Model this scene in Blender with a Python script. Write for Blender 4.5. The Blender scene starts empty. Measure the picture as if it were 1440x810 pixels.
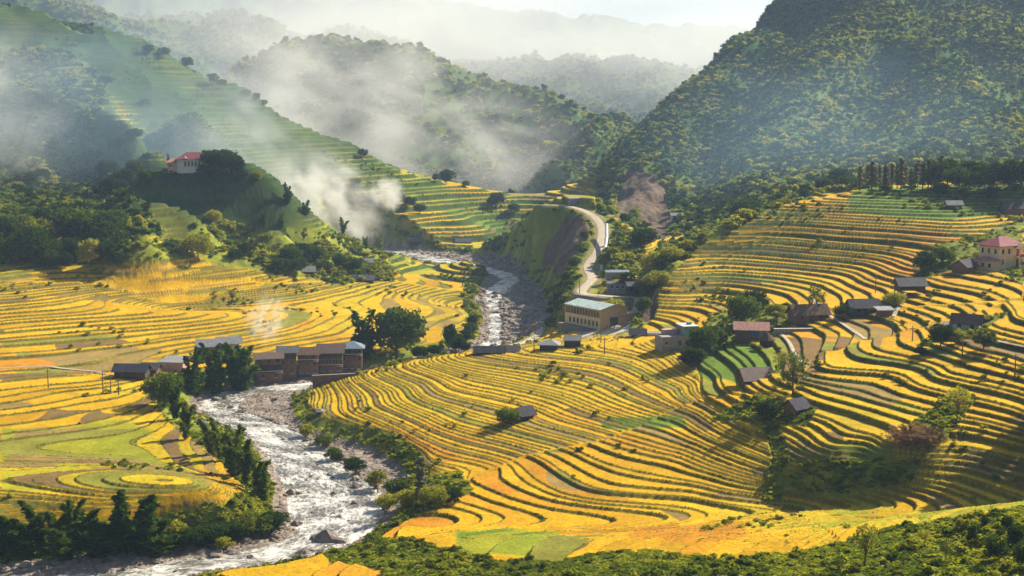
import bpy, math, random, time
import numpy as np
from mathutils import Vector, Matrix, noise as mnoise
T0 = time.time()
random.seed(7)
rng = np.random.default_rng(7)
scene = bpy.context.scene
COL = scene.collection
# ---------------------------------------------------------------- camera
F = 1900.0; W0, H0 = 1440.0, 810.0
PITCH = math.atan(255.0 / F); CP, SP = math.cos(PITCH), math.sin(PITCH)
CZ = 100.0                       # camera height above datum; the river lies at 15
cam_d = bpy.data.cameras.new('camera'); cam = bpy.data.objects.new('camera', cam_d)
COL.objects.link(cam); scene.camera = cam
cam.location = (0, 0, CZ); cam.rotation_euler = (math.pi / 2 - PITCH, 0, 0)
cam_d.sensor_width = 36; cam_d.lens = F / W0 * 36; cam_d.clip_start = 1; cam_d.clip_end = 40000

def ray(u, v):
    cx = (u - 720.0) / F; cy = (405.0 - v) / F
    y = CP + cy * SP
    return cx / y, (-SP + cy * CP) / y          # x/y and z/y
def ctrl(p):
    """a survey point -> (azimuth a, ln distance, elevation ratio e)"""
    if p[0] == 'h':
        _, u, d, z = p
        e = z / d
        # azimuth of image column u at that elevation
        th = math.atan(-e) - PITCH
        cy = -math.tan(th)
        a = ((u - 720.0) / F) / (CP + cy * SP)
        return a, math.log(d), e
    u, v, q = p
    a, e = ray(u, v)
    d = q if q > 0 else q / e
    return a, math.log(d), e
def projv(a, e):
    """azimuth and elevation ratio -> u, v"""
    dep = CP - e * SP
    cy = (SP + e * CP) / dep
    cx = a / dep
    return 720.0 + F * cx, 405.0 - F * cy
R = -85.0
SURVEY = [
 # ground near the viewpoint
 [('h',-500,60,-32),('h',720,60,-32),('h',1950,60,-30)],
 [('h',-500,110,-66),('h',300,110,-64),('h',900,110,-52),('h',1950,110,-42)],
 [('h',-500,160,-90),('h',100,170,-88),('h',450,180,-80),('h',800,160,-66)],
 [('h',-500,215,-90),('h',0,225,-88),('h',300,222,-85)],
 # near bank, right of the river
 [(300,812,-83.0),(420,800,-82.6),(470,775,-83),(520,765,-83),(560,735,-82)],
 [(500,812,-80),(720,800,-77.5),(860,800,-73.5),(1000,800,-68.5),(1200,800,-63),(1440,800,-58),(1800,800,-52)],
 [(620,762,-80.8),(740,762,-78.5),(880,764,-76),(1000,762,-72)],
 # crest of the near shrub slope on the right, and the shaded hollow behind it
 [(1080,778,-69),(1150,754,-69),(1250,731,-66),(1350,717,-62),(1440,706,-59),(1700,680,-52)],
 [(1050,738,-76),(1120,722,-77),(1250,710,-74.5),(1440,700,-69.5),(1700,690,-62)],
 [(1070,692,-76.8),(1180,690,-74.8),(1300,688,-72),(1440,685,-68.5),(1700,675,-62)],
 [(1085,652,-73),(1180,645,-69),(1300,640,-67),(1360,600,-64),(1440,565,-60),(1560,562,-56),(1700,550,-46)],[('h',1640,258,-42),('h',1800,265,-34),('h',1950,270,-30)],[(1200,665,-72),(1300,660,-69.5),(1440,640,-65.5),(1700,630,-60)],  # hill past the right edge is raised to shade these terraces
 # terraced slope centre and right
 [(540,738,-82.8),(640,730,-82),(740,735,-81),(850,732,-80.5),(960,728,-79.6)],
 [(560,722,-82),(640,705,-81.2),(740,700,-80),(850,690,-78.4),(980,690,-77.8),(1060,690,-76.6)],
 [(520,690,-84),(580,680,-83),(640,672,-80.5),(690,658,-79.9),(760,648,-78.4)],
 [(760,648,-78.4),(850,640,-76.6),(960,638,-75.4),(1050,645,-73.5),(1085,652,-73)],
 [(740,605,-76.6),(850,595,-74.7),(960,590,-72.8),(1040,600,-70.5),(1180,603,-66.5),(1260,600,-64.8)],
 [(440,600,-82.3),(520,640,-82),(600,655,-80.7),(650,640,-79.6)],
 [(500,580,-80),(580,610,-79.5),(640,590,-77.2),(740,575,-75.3),(850,560,-73.1),(960,545,-70.6)],
 [(520,545,-78.5),(640,540,-74.8),(740,530,-73),(850,520,-71.4),(940,505,-69.2)],
 [(395,562,-83.5),(450,545,-81.5),(520,524,-77.5),(580,508,-75),(640,498,-72.6),(700,491,-71.5),(780,487,-70.6),(860,482,-69.8),(900,476,-69)],
 [(960,480,-67.5),(1050,490,-65),(1130,475,-62),(1200,462,-59.5),(1300,450,-56)],
 [(1000,550,-69),(1080,545,-65.5),(1130,562,-65)],
 [(1090,578,-67.5),(1150,525,-62),(1220,493,-59.2),(1300,475,-57),(1370,460,-54.5)],
 [(1440,430,-51),(1400,455,-53),(1340,520,-58.5),(1280,570,-63)],
 [(1250,530,-61.5),(1440,500,-55.5),(1700,480,-49)],
 [(1440,378,-48.5),(1380,380,-49.5),(1320,400,-52),(1240,410,-55),(1150,420,-58.5)],
 [(1700,370,-43),(1700,300,-34),(1700,430,-46)],
 [(1000,440,-64.5),(1100,440,-60.5),(1200,440,-57.8),(1300,430,-54.5)],
 [(950,440,-66),(1000,400,-60),(1100,380,-55.5),(1200,370,-52)],
 [(1000,360,-53),(1100,330,-46),(1200,320,-42.5),(1340,310,-39)],
 [(1340,350,-45),(1400,320,-41),(1440,300,-38.5)],
 # rim of the slope and the ravine behind
 [(880,462,-70.5),(905,425,-65),(925,382,-57),(980,334,-48),(1040,307,-42),(1100,287,-37),(1200,269,-33),(1340,263,-30.5),(1440,257,-28.5),(1700,240,-24)],
 [('h',935,500,-65),('h',960,560,-60),('h',1040,590,-51)],
 # factory shelf, wall, road spur
 [(742,470,-84),(760,462,-80),(790,455,-76),(830,470,-74),(860,462,-73),(880,440,-71),(893,425,-68.5)],
 [(775,442,-77),(810,446,-74.3),(850,446,-74.2),(880,436,-72)],
 [(815,412,-66),(850,416,-66),(895,418,-66)],
 [(815,412,-66),(832,392,-64.5),(825,375,-63),(842,350,-59),(846,320,-54),(830,301,-50.5),(800,290,-48.5),(765,290,-50)],
 [(798,402,-67.5),(808,376,-64.5),(822,352,-60),(830,328,-56)],
 [(800,316,-57.5),(772,350,-69),(750,386,-80.5),(738,402,-84)],
 [(804,406,-69.5),(780,418,-79),(762,432,-84)],
 [(740,300,-54),(715,330,-72),(690,345,-81)],
 [(870,402,-64.5),(895,397,-62)],
 [(872,380,-61),(900,340,-54),(895,315,690)],
 # river side, left plain
 [(675,465,-83),(600,480,-81),(400,480,-78),(200,490,-76),(0,500,-75.2),(-300,500,-73)],
 [(690,440,-83),(600,430,-80),(400,440,-75.3),(200,440,-71.8),(0,440,-70),(-300,440,-67)],
 [(668,402,-83),(600,400,-79.5),(400,400,-72.5),(200,400,-67.5),(0,400,-64.5),(-300,400,-61)],
 [(660,372,-83.5),(600,374,-82),(500,384,-78.5),(400,378,-73),(300,368,-66.5),(200,370,-63),(100,372,-61.5),(0,375,-60),(-300,375,-56)],
 [(640,352,-83.2),(560,350,-82),('h',500,760,-82)],
 [(-300,525,-74.5),(0,525,-76.2),(150,530,-77),(230,533,-78),(330,532,-80.5),(430,524,-81),(520,514,-82),(620,494,-82)],
 [(-300,733,-79.5),(0,733,-80.2),(150,738,-80.5),(300,735,-80.9),(383,728,-81.2)],
 [(-300,800,-86),(40,800,-86),(200,783,-85.5),(330,765,-85),(398,748,-85)],
 [(-300,640,-78),(0,640,-78.7),(200,640,-79.2),(320,672,-80.3)],
 [(-300,560,-76.2),(0,560,-77.2),(150,555,-77.8),(205,560,-78.4)],
 [(205,560,-78.4),(232,600,-79.4),(290,650,-80.3),(350,690,-80.9),(383,728,-81.2)],
 # small lit knoll and the knoll with the red roofed house
 [(120,325,560),(165,313,560),(205,318,560),(240,334,552),(272,356,545)],[(170,345,525),(215,345,525)],[('h',160,610,-62),('h',230,610,-62)],
 [(165,300,590),(200,262,625),(240,238,640),(275,233,640),(330,240,640),(380,265,640),(420,290,650),(470,322,675),(520,352,705),(548,362,-81)],
 [(230,300,600),(330,310,590),(400,330,600),(470,360,620)],
 [(250,350,570),(330,352,565),(420,362,585),(480,372,640)],
 [(440,360,-70),(490,374,-76)],
 ['h300',('h',250,760,-62),('h',380,760,-72),('h',470,780,-78)],
 # wooded hollow on the far left
 [(-300,330,520),(0,330,560),(80,330,560),(140,330,570)],
 [(-300,290,600),(0,290,640),(100,290,640),(170,290,650)],
 # long left ridge and its face
 [(-300,-40,880),(0,12,890),(60,30,900),(130,52,900),(230,80,910),(300,118,920),(380,150,920),(450,190,925),(520,222,930),(600,252,930),(650,262,915),(690,280,900),(722,308,880)],
 [(620,290,860),(690,325,830)],
 [(540,265,860),(600,315,820),(650,340,800)],
 [(-300,200,720),(0,200,740),(100,220,740),(200,240,730)],
 [(-300,100,790),(0,100,800),(100,110,810),(180,130,830)],
 [(130,150,770),(165,160,750),(200,195,725),(232,228,705)],
 [(230,170,815),(300,220,790)],
 [(280,140,885),(340,200,840),(400,260,800),(470,310,780)],
 [(470,250,845),(530,300,815)],
 [('h',-300,1200,20),('h',200,1200,0),('h',450,1200,-50),('h',700,1100,-84),('h',800,1000,-84)],
 [('h',740,860,-84),('h',780,820,-84)],
 # right mountain
 [(915,335,640),(950,326,640),(1000,320,640),(1050,304,630),(1150,274,620),(1250,262,600),(1340,252,590),(1440,246,570),(1700,230,545)],
 [(880,290,735),(910,255,790),(950,240,800)],
 [(1050,250,720),(1150,215,760),(1250,205,740),(1350,205,720)],
 [(1200,30,1030),(1150,110,910),(1090,185,800),(1045,255,700)],
 [(1100,40,1120),(1060,120,1000),(1000,210,880),(960,290,740)],
 [(1260,100,980),(1210,170,880),(1180,235,730)],
 [(856,302,770),(868,264,815),(900,207,880),(950,147,960),(1000,93,1040),(1045,45,1120),(1100,0,1200),(1160,-45,1250),(1250,-60,1300),(1400,-85,1350),(1800,-110,1400)],
 [('h',820,1000,-84),('h',880,1100,-84),('h',1000,1350,-80),('h',1100,1500,-40),('h',1250,1600,0),('h',1800,1700,0)],
 [(1215,-15,1120),(1265,35,1020),(1330,88,920),(1385,140,840),(1440,190,770),(1520,245,690)],
 [(1265,-5,1180),(1320,50,1080),(1390,110,970),(1440,160,890),(1540,230,780)],
 [(1300,-30,1260),(1370,25,1160),(1440,75,1060),(1600,190,900)],
 [(1400,20,1200),(1500,80,1100)],
 # farther hills
 [(820,285,850),(845,240,900),(875,205,940)],
 [(780,222,1240),(830,212,1250),(890,212,1260),(950,205,1300)],
 [(735,282,1010),(755,255,1050),(790,226,1090),(840,203,1130),(890,190,1180),(940,180,1250)],
 [(200,140,1450),(330,102,1500),(400,70,1520),(480,54,1530),(560,60,1520),(620,75,1500),(700,102,1460),(770,128,1420),(830,162,1380),(880,188,1340)],
 [('h',300,1250,-50),('h',600,1220,-80),('h',760,1200,-84)],
 [('h',-300,1900,40),('h',300,1850,0),('h',600,1850,-30),('h',900,1800,-80)],
 [(-300,0,2100),(60,5,2100),(180,30,2200),(300,42,2250),(420,55,2300),(500,75,2400)],
 [(700,135,2300),(780,118,2400),(860,112,2450),(940,122,2500),(1050,130,2500)],
 [('h',-300,3000,60),('h',500,3000,0),('h',900,3000,-50),('h',1600,3000,0)],
 [(-300,-60,4200),(250,-20,4200),(420,18,4200),(560,32,4200),(700,48,4300),(830,60,4300),(950,76,4300),(1050,90,4300),(1700,60,4300)],
 [('h',-500,9000,100),('h',720,9000,100),('h',1900,9000,100)],
]
pts = []
for ln in SURVEY:
    ln = [p for p in ln if p != 'h300']
    c = [ctrl(p) for p in ln]
    for i, q in enumerate(c):
        pts.append(q)
        if i + 1 < len(c):
            r_ = c[i + 1]
            n = int(math.hypot(r_[0] - q[0], r_[1] - q[1]) / 0.03)
            for k in range(1, n + 1):
                t = k / (n + 1)
                pts.append(tuple(q[j] * (1 - t) + r_[j] * t for j in range(3)))
# thin out coincident points
keep = []
for p in pts:
    if all((p[0] - q[0]) ** 2 + (p[1] - q[1]) ** 2 > 0.0075 ** 2 for q in keep): keep.append(p)
P = np.array(keep)
def kern(r2): return np.sqrt(r2 + 0.022 ** 2)
D2 = (P[:, None, 0] - P[None, :, 0]) ** 2 + (P[:, None, 1] - P[None, :, 1]) ** 2
n = len(P)
A = np.zeros((n + 3, n + 3)); A[:n, :n] = kern(D2) - np.eye(n) * 0.0010
A[:n, n] = 1; A[:n, n + 1] = P[:, 0]; A[:n, n + 2] = P[:, 1]; A[n:, :n] = A[:n, n:].T
wts = np.linalg.solve(A, np.concatenate([P[:, 2], np.zeros(3)]))
def rbf(a, l):
    out = np.empty(a.shape); af, lf = a.ravel(), l.ravel(); o = np.empty(len(af))
    for s in range(0, len(af), 20000):
        aa, ll = af[s:s + 20000], lf[s:s + 20000]
        k = kern((aa[:, None] - P[None, :, 0]) ** 2 + (ll[:, None] - P[None, :, 1]) ** 2)
        o[s:s + 20000] = k @ wts[:n] + wts[n] + wts[n + 1] * aa + wts[n + 2] * ll
    return o.reshape(a.shape)
print('survey points', n, time.time() - T0)
# ---------------------------------------------------------------- noise
def _h(ix, iy, s):
    with np.errstate(over='ignore'):
        h = (ix.astype(np.int64) * 374761393 + iy.astype(np.int64) * 668265263 + s * 1442695041) & 0xffffffff
        h = ((h ^ (h >> 13)) * 1274126177) & 0xffffffff
        h = (h ^ (h >> 16)) & 0xffffffff
    return h / 4294967295.0
def hash01(ix, iy=None, s=0):
    ix = np.asarray(ix); iy = np.zeros_like(ix) if iy is None else np.asarray(iy)
    return _h(ix, iy, s)
def vnoise(x, y, s=0):
    ix, iy = np.floor(x), np.floor(y); fx, fy = x - ix, y - iy
    ux, uy = fx * fx * (3 - 2 * fx), fy * fy * (3 - 2 * fy)
    a = _h(ix, iy, s); b = _h(ix + 1, iy, s); c = _h(ix, iy + 1, s); d = _h(ix + 1, iy + 1, s)
    return (a + (b - a) * ux + (c - a) * uy + (a - b - c + d) * ux * uy) * 2 - 1
def fbm(x, y, octv=4, s=0, gain=0.5):
    o = 0; amp = 1; tot = 0; c_, s_ = 0.8, 0.6
    for k in range(octv):
        o = o + amp * vnoise(x, y, s + k * 17); tot += amp; amp *= gain
        x, y = (x * c_ - y * s_) * 2.03 + 11.3, (x * s_ + y * c_) * 2.03 - 5.7
    return o / tot
def sstep(a, b, x):
    t = np.clip((x - a) / (b - a), 0, 1); return t * t * (3 - 2 * t)
# ---------------------------------------------------------------- grids
A0, A1 = -0.56, 0.56
NA = 1750
aa = np.linspace(A0, A1, NA)
# rows: fine near, coarser far
ls = [math.log(60)]
while ls[-1] < math.log(9000):
    d = math.exp(ls[-1])
    st = 0.006 if d < 130 else 0.0024 if d < 165 else 0.00165 if d < 330 else 0.0018 if d < 640 else 0.0021 if d < 1000 else 0.004 if d < 1400 else 0.008
    ls.append(ls[-1] + st)
ll = np.array(ls); NL = len(ll)
# coarse evaluation then cubic upsampling
CA, CL = 420, 620
ca = np.linspace(A0, A1, CA); cl = np.linspace(ll[0], ll[-1], CL)
G = rbf(*np.meshgrid(ca, cl))
def cubic_mat(src, dst):
    h = src[1] - src[0]; t = (dst - src[0]) / h; i = np.clip(np.floor(t).astype(int), 1, len(src) - 3); f = t - i
    w = np.stack([-.5*f**3+f**2-.5*f, 1.5*f**3-2.5*f**2+1, -1.5*f**3+2*f**2+.5*f, .5*f**3-.5*f**2], 1)
    return i, w
i, w = cubic_mat(cl, ll); G1 = sum(G[i - 1 + k] * w[:, k:k + 1] for k in range(4))
i, w = cubic_mat(ca, aa); E = sum(G1[:, i - 1 + k] * w[:, k] for k in range(4))
AG, LG = np.meshgrid(aa, ll)
Dg = np.exp(LG); Xg = AG * Dg; Yg = Dg
Zb = E * Dg                                    # smooth base height relative to the camera
print('grid', NA, NL, NA * NL, time.time() - T0)
# ---------------------------------------------------------------- river channel
ST = [  # left bank pixel, right bank pixel (on the water plane), water from..to across the channel
 ((-200,825),(-60,900),.2,.9),((-60,815),(90,865),.2,.9),((90,800),(230,832),.3,.9),((200,783),(290,806),.35,.92),((325,764),(395,792),.35,.95),
 ((395,745),(478,772),.25,.97),((400,725),(540,737),.08,.95),((400,690),(562,700),.05,.80),((385,650),(530,660),.05,.66),
 ((355,615),(440,620),.05,.85),((310,592),(408,597),.08,.72),((280,572),(398,579),.05,.50),((292,556),(405,561),.05,.50),
 ((340,545),(430,555),.10,.60),((400,538),(475,547),.25,.8),((470,529),(535,538),.2,.8),((560,512),(622,521),.2,.8),
 ((640,495),(720,500),.2,.8),((675,478),(752,483),.12,.40),((680,455),(765,458),.10,.34),((672,430),(765,430),.12,.34),
 ((680,410),(745,405),.10,.6),((688,393),(735,392),.3,.9),((660,383),(722,379),.2,.7),((600,373),(690,366),.2,.6),
 ((550,363),(615,356),.2,.7),((480,354),(530,346),.2,.7)]
def on_plane(u, v, z):
    a, e = ray(u, v); d = z / e
    return np.array((a * d, d))
SL = np.array([on_plane(*s[0], R) for s in ST]); SR = np.array([on_plane(*s[1], R) for s in ST])
SW = np.array([[s[2], s[3]] for s in ST])
def catmull(Pq, nsub):
    out = []
    Pq = np.asarray(Pq, float); m = len(Pq)
    for i in range(m - 1):
        p0, p1, p2, p3 = Pq[max(i - 1, 0)], Pq[i], Pq[i + 1], Pq[min(i + 2, m - 1)]
        for k in range(nsub):
            t = k / nsub
            out.append(.5 * ((2 * p1) + (p2 - p0) * t + (2 * p0 - 5 * p1 + 4 * p2 - p3) * t * t + (3 * p1 - p0 - 3 * p2 + p3) * t ** 3))
    out.append(Pq[-1]); return np.array(out)
SL, SR, SW = catmull(SL, 8), catmull(SR, 8), catmull(SW, 8)
SC = (SL + SR) / 2; SHW = np.hypot(*(SR - SL).T) / 2
def line_field(cx, cy, hw, X, Y, reach):
    """distance outside a ribbon (negative inside) and the cross position -1..1, station index"""
    sd = np.full(X.shape, 1e9); cross = np.zeros(X.shape); stn = np.zeros(X.shape)
    sel = (X > cx.min() - reach - hw.max()) & (X < cx.max() + reach + hw.max()) & (Y > cy.min() - reach - hw.max()) & (Y < cy.max() + reach + hw.max())
    xs, ys = X[sel], Y[sel]; b = np.full(xs.shape, 1e9); cr = np.zeros(xs.shape); sn = np.zeros(xs.shape)
    for i in range(len(cx) - 1):
        dx, dy = cx[i + 1] - cx[i], cy[i + 1] - cy[i]; L2 = dx * dx + dy * dy + 1e-9
        m = (np.abs(xs - cx[i]) < reach + hw[i] + 12) & (np.abs(ys - cy[i]) < reach + hw[i] + 12)
        if not m.any(): continue
        x, y = xs[m], ys[m]
        t = np.clip(((x - cx[i]) * dx + (y - cy[i]) * dy) / L2, 0, 1)
        px, py = x - cx[i] - t * dx, y - cy[i] - t * dy
        h = hw[i] + (hw[i + 1] - hw[i]) * t
        r_ = np.hypot(px, py); s_ = r_ - h
        up = s_ < b[m]
        idx = np.nonzero(m)[0][up]
        b[idx] = s_[up]; cr[idx] = (np.sign(px * dy - py * dx) * r_ / h)[up]; sn[idx] = i + t[up]
    sd[sel] = b; cross[sel] = cr; stn[sel] = sn
    return sd, cross, stn
wn = fbm(Xg / 14, Yg / 14, 3, 3)
rsd, rcross, rstn = line_field(SC[:, 0], SC[:, 1], SHW, Xg, Yg, 30)
rsdw = rsd + wn * 1.5
# which side: cross>0 is the right bank
si = np.clip(rstn.astype(int), 0, len(SW) - 1)
cw = (rcross * .5 + .5)
wat_in = np.minimum(cw - SW[si, 0], SW[si, 1] - cw) * SHW[si] * 2      # metres inside the water band
bedn = fbm(Xg / 5, Yg / 5, 4, 9); bedf = fbm(Xg / 1.3, Yg / 1.3, 2, 29)
bed = np.where(wat_in > 0, R - .15 - np.minimum(wat_in * .25, .5) + bedn * .75, R + .15 + np.minimum(-wat_in * .06, .7) + bedn * .5) + bedf * .22
k = sstep(-1, 9, rsdw) ** .8
Zc = bed + (np.maximum(Zb, R + .5) - bed) * k
# ---------------------------------------------------------------- road
def wpt(p):
    a, l, e = ctrl(p); d = math.exp(l); return (a * d, d, e * d)
ROAD = np.array([wpt(p) for p in [(765,288,-48),(800,290,-48.5),(830,301,-50.5),(846,320,-54),(842,350,-59),(827,374,-63),(833,392,-64.5),(818,411,-66),(850,416,-66.3),(893,419,-67.3),(899,430,-68.8),(886,445,-71.2),(868,460,-73),(845,471,-74),(822,478,-74.8)]])
ROAD = catmull(ROAD, 10)
TRACK = catmull(np.array([wpt(p) for p in [(690,492,-78),(735,482,-78.5),(757,470,-79),(760,452,-80),(775,440,-79)]]), 8)
def cut_road(Z, Rd, hw, soft):
    sd, cr, st = line_field(Rd[:, 0], Rd[:, 1], np.full(len(Rd), hw), Xg, Yg, soft + 4)
    i0 = np.clip(st.astype(int), 0, len(Rd) - 2); t = st - i0
    zr = Rd[i0, 2] * (1 - t) + Rd[i0 + 1, 2] * t
    kk = sstep(0, soft, sd)
    return np.where(sd < soft, zr + (Z - zr) * kk, Z), sd
# ---------------------------------------------------------------- land cover
U, V = projv(AG, E)
dn = fbm(Xg / 18, Yg / 18, 3, 41)
wu = U + dn * 9; wv = V + dn * 5
def poly(pl, dmin=0, dmax=1e9, warp=True):
    x, y = (wu, wv) if warp else (U, V)
    pl = np.array(pl, float)
    box = (x > pl[:, 0].min()) & (x < pl[:, 0].max()) & (y > pl[:, 1].min()) & (y < pl[:, 1].max()) & (Dg > dmin) & (Dg < dmax)
    out = np.zeros(x.shape, bool)
    xs, ys = x[box], y[box]; ins = np.zeros(xs.shape, bool)
    j = len(pl) - 1
    for i in range(len(pl)):
        xi, yi, xj, yj = *pl[i], *pl[j]
        c = ((yi > ys) != (yj > ys)) & (xs < (xj - xi) * (ys - yi) / (yj - yi + 1e-12) + xi)
        ins ^= c; j = i
    out[box] = ins
    return out
SCRUB, PADDY, FOREST, BARE, BED, YARD = 0, 1, 2, 3, 4, 5
cover = np.full(U.shape, PADDY)
def put(c, pl, dmin=0, dmax=1e9): cover[poly(pl, dmin, dmax)] = c
cover[Dg > 1020] = FOREST
cover[Dg < 128] = SCRUB
put(FOREST, [(840,600),(856,300),(915,337),(1000,322),(1050,306),(1150,276),(1340,254),(1440,250),(1900,230),(1900,-900),(840,-900)], 600)
put(FOREST, [(-500,55),(60,55),(130,95),(150,135),(145,230),(235,330),(-500,335)], 540)
put(SCRUB, [(-500,285),(170,290),(170,372),(-500,378)], 480, 760)
put(FOREST, [(-500,-50),(130,25),(130,50),(0,5)], 900, 1090)
put(PADDY, [(130,160),(160,148),(235,225),(232,240),(205,240)], 640, 900)
put(SCRUB, [(265,322),(330,314),(420,345),(450,392),(300,371),(262,352)], 400, 800)
put(SCRUB, [(400,320),(470,332),(550,350),(550,395),(460,398),(410,372)], 400, 760)
put(SCRUB, [(160,335),(260,345),(255,362),(160,365)], 400, 580)
put(SCRUB, [(690,350),(735,292),(800,285),(845,300),(900,340),(905,420),(860,410),(830,415),(815,445),(780,460),(740,480),(735,400),(690,395)], 500, 780)
put(SCRUB, [(780,415),(815,412),(900,415),(905,470),(890,470),(870,440),(810,440),(780,462)], 430, 560)
put(SCRUB, [(865,470),(905,395),(925,345),(985,325),(1100,280),(1105,290),(985,345),(940,388),(925,425),(895,470)], 380, 640)
put(BARE, [(800,317),(826,318),(834,335),(815,360),(790,385),(748,402),(770,350)], 500, 780)
put(BARE, [(862,300),(872,262),(895,240),(922,246),(940,272),(946,300),(938,330),(925,338),(905,318),(893,296),(875,308)], 560, 900)
put(SCRUB, [(395,560),(430,600),(480,645),(560,672),(640,660),(668,690),(610,718),(545,742),(490,700),(430,640),(385,600)], 200, 420)
put(SCRUB, [(-500,741),(60,741),(160,735),(270,718),(350,688),(290,630),(235,590),(205,548),(245,545),(300,590),(380,680),(430,740),(390,770),(-500,830)], 200, 400)
put(SCRUB, [(520,756),(640,776),(700,794),(800,790),(860,778),(950,778),(1040,790),(1130,776),(1190,760),(1330,732),(1440,712),(1900,680),(1900,1300),(-400,1300),(-400,820),(280,820),(470,793),(430,770),(470,745)], 0, 300)
put(PADDY, [(290,830),(320,800),(420,790),(540,800),(540,830)], 0, 300)
put(SCRUB, [(1100,672),(1135,650),(1200,655),(1235,646),(1290,652),(1275,680),(1215,690),(1180,702),(1130,696)], 100, 400)
put(SCRUB, [(1070,585),(1090,590),(1104,640),(1098,705),(1072,705),(1080,640)], 100, 400)
put(SCRUB, [(1280,600),(1350,545),(1370,560),(1330,620),(1280,625)], 100, 400)
put(SCRUB, [(985,500),(1000,440),(1110,430),(1120,465),(1040,480)], 300, 480)
put(SCRUB, [(1285,400),(1310,350),(1385,330),(1440,310),(1440,400),(1380,372)], 340, 480)
put(SCRUB, [(1290,490),(1340,455),(1420,440),(1380,470)], 200, 420)
put(SCRUB, [(1000,590),(1080,560),(1150,575),(1130,600)], 200, 330)
cover[(rsdw < 6) & (cover != BED)] = SCRUB
cover[rsdw < 1.5] = BED
put(BARE, [(890,448),(922,408),(934,411),(905,452)], 350, 560)
put(YARD, [(800,461),(850,462),(880,452),(884,460),(860,472),(805,470)], 400, 520)
# roads cut the smooth slope
Zs, roadsd = cut_road(Zc, ROAD, 2.4, 8)
Zs, tracksd = cut_road(Zs, TRACK, 1.6, 6)
# relief noise
nf = fbm(Xg / 60, Yg / 60, 5, 77); nr = np.abs(fbm(Xg / 170 + 3, Yg / 170, 4, 99))
forest_m = (cover == FOREST)
scr_m = (cover == SCRUB)
folds = ((cover == PADDY) | forest_m) * sstep(680, 540, U)
Zs = Zs + folds * (np.clip((Dg - 640) / 120, 0, 1) * (-15) * (np.abs(fbm(Xg / 75 + 7, Yg / 120, 4, 101)) - .2))
Zs = Zs + np.clip((Dg - 1500) / 1500, 0, 1) * 75 * (1 - 3 * np.abs(fbm(Xg / 520, Yg / 420, 5, 103)))
amp = np.where(forest_m, np.clip((Dg - 560) / 60, 0, 10) * 1.0, 0)
Zs = Zs + amp * nf * 1.0 - np.where(forest_m, np.clip((Dg - 620) / 15, 0, 42) * (nr - .12), 0)
Zs = Zs + np.where(scr_m & (rsdw > 3) & (roadsd > 4), fbm(Xg / 7, Yg / 7, 4, 55) * .9, 0)
Zs = Zs + np.where(cover == BARE, fbm(Xg / 10, Yg / 22, 4, 58) * 3.0, 0)
# ---------------------------------------------------------------- terraces
def blur(m, k):
    m = m.astype(float)
    for _ in range(2):
        c = np.cumsum(np.pad(m, ((k + 1, k), (0, 0)), mode='edge'), 0); m = (c[2 * k + 1:] - c[:-2 * k - 1]) / (2 * k + 1)
        c = np.cumsum(np.pad(m, ((0, 0), (k + 1, k)), mode='edge'), 1); m = (c[:, 2 * k + 1:] - c[:, :-2 * k - 1]) / (2 * k + 1)
    return m
tm = sstep(.35, .75, blur((cover == PADDY) & (roadsd > 2) & (tracksd > 1) & (rsdw > 4), 2))
hz = np.where(Dg > 720, 2.5, np.where(Dg > 600, 1.7, 1.0))
def hzone(pl, v, dmin=0, dmax=600): hz[poly(pl, dmin, dmax)] = v
hzone([(-500,350),(700,350),(700,520),(-500,540)], .55)
hzone([(-500,350),(700,350),(660,385),(400,398),(-500,392)], 1.1)
hzone([(-500,525),(210,525),(420,740),(-500,760)], .27)
hzone([(380,590),(400,540),(640,480),(980,470),(985,560),(860,618),(740,640),(640,690),(380,690)], .25)
hzone([(520,760),(640,680),(740,640),(860,618),(985,560),(1100,640),(1090,700),(1180,760)], .42)
hzone([(985,560),(985,470),(1130,430),(1440,400),(1440,450),(1100,560)], .8)
hzone([(1080,600),(1150,500),(1500,400),(1900,400),(1900,760),(1100,720)], .72)
hzone([(860,490),(900,300),(1440,250),(1440,420),(1000,450)], .85)
hzone([(-500,250),(600,250),(600,372),(-500,372)], 2.0, 480, 720)
cn = (fbm(Xg / 60, Yg / 40, 2, 5) * 1.4 + fbm(Xg / 17, Yg / 13, 2, 8) * .22) * np.clip(hz / 1.1, .3, 1.1)
zz = Zs + cn
q = zz / hz + .3
k0 = np.floor(q); lat = (Xg + .3 * Yg) / 55
def bnd(k_): return k_ + .42 * (hash01(k_, s=91) - .5) + .34 * vnoise(lat, k_ * 7.31, 92)
b0_, b1_ = bnd(k0), bnd(k0 + 1)
lo_ = q < b0_; hi_ = q >= b1_
kt = np.where(lo_, k0 - 1, np.where(hi_, k0 + 1, k0))
bl_ = np.where(lo_, bnd(k0 - 1), np.where(hi_, b1_, b0_)); bh_ = np.where(lo_, b0_, np.where(hi_, bnd(k0 + 2), b1_))
ft = np.clip((q - bl_) / (bh_ - bl_), 0, .9999)
del k0, lo_, hi_, b0_, b1_
rw = np.where((Dg > 560) & (U < 760), .34, .115)
gq = np.maximum(np.abs(np.gradient(q, axis=0)), np.abs(np.gradient(q, axis=1))) / np.maximum(bh_ - bl_, .3)
rw = np.clip(np.maximum(rw, 1.7 * gq), 0, .85); tm = tm * sstep(.95, .58, gq) * (1 - .8 * blur(poly([(60,352),(440,352),(420,384),(300,400),(130,402),(60,385)], 400, 620), 12))
zt = hz * (bl_ + (bh_ - bl_) * sstep(1 - rw, 1, ft) - .3)
kt = kt + np.round(hz * 100) * 1000
Zf = Zs + (zt + hz * .5 - Zs) * tm
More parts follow.
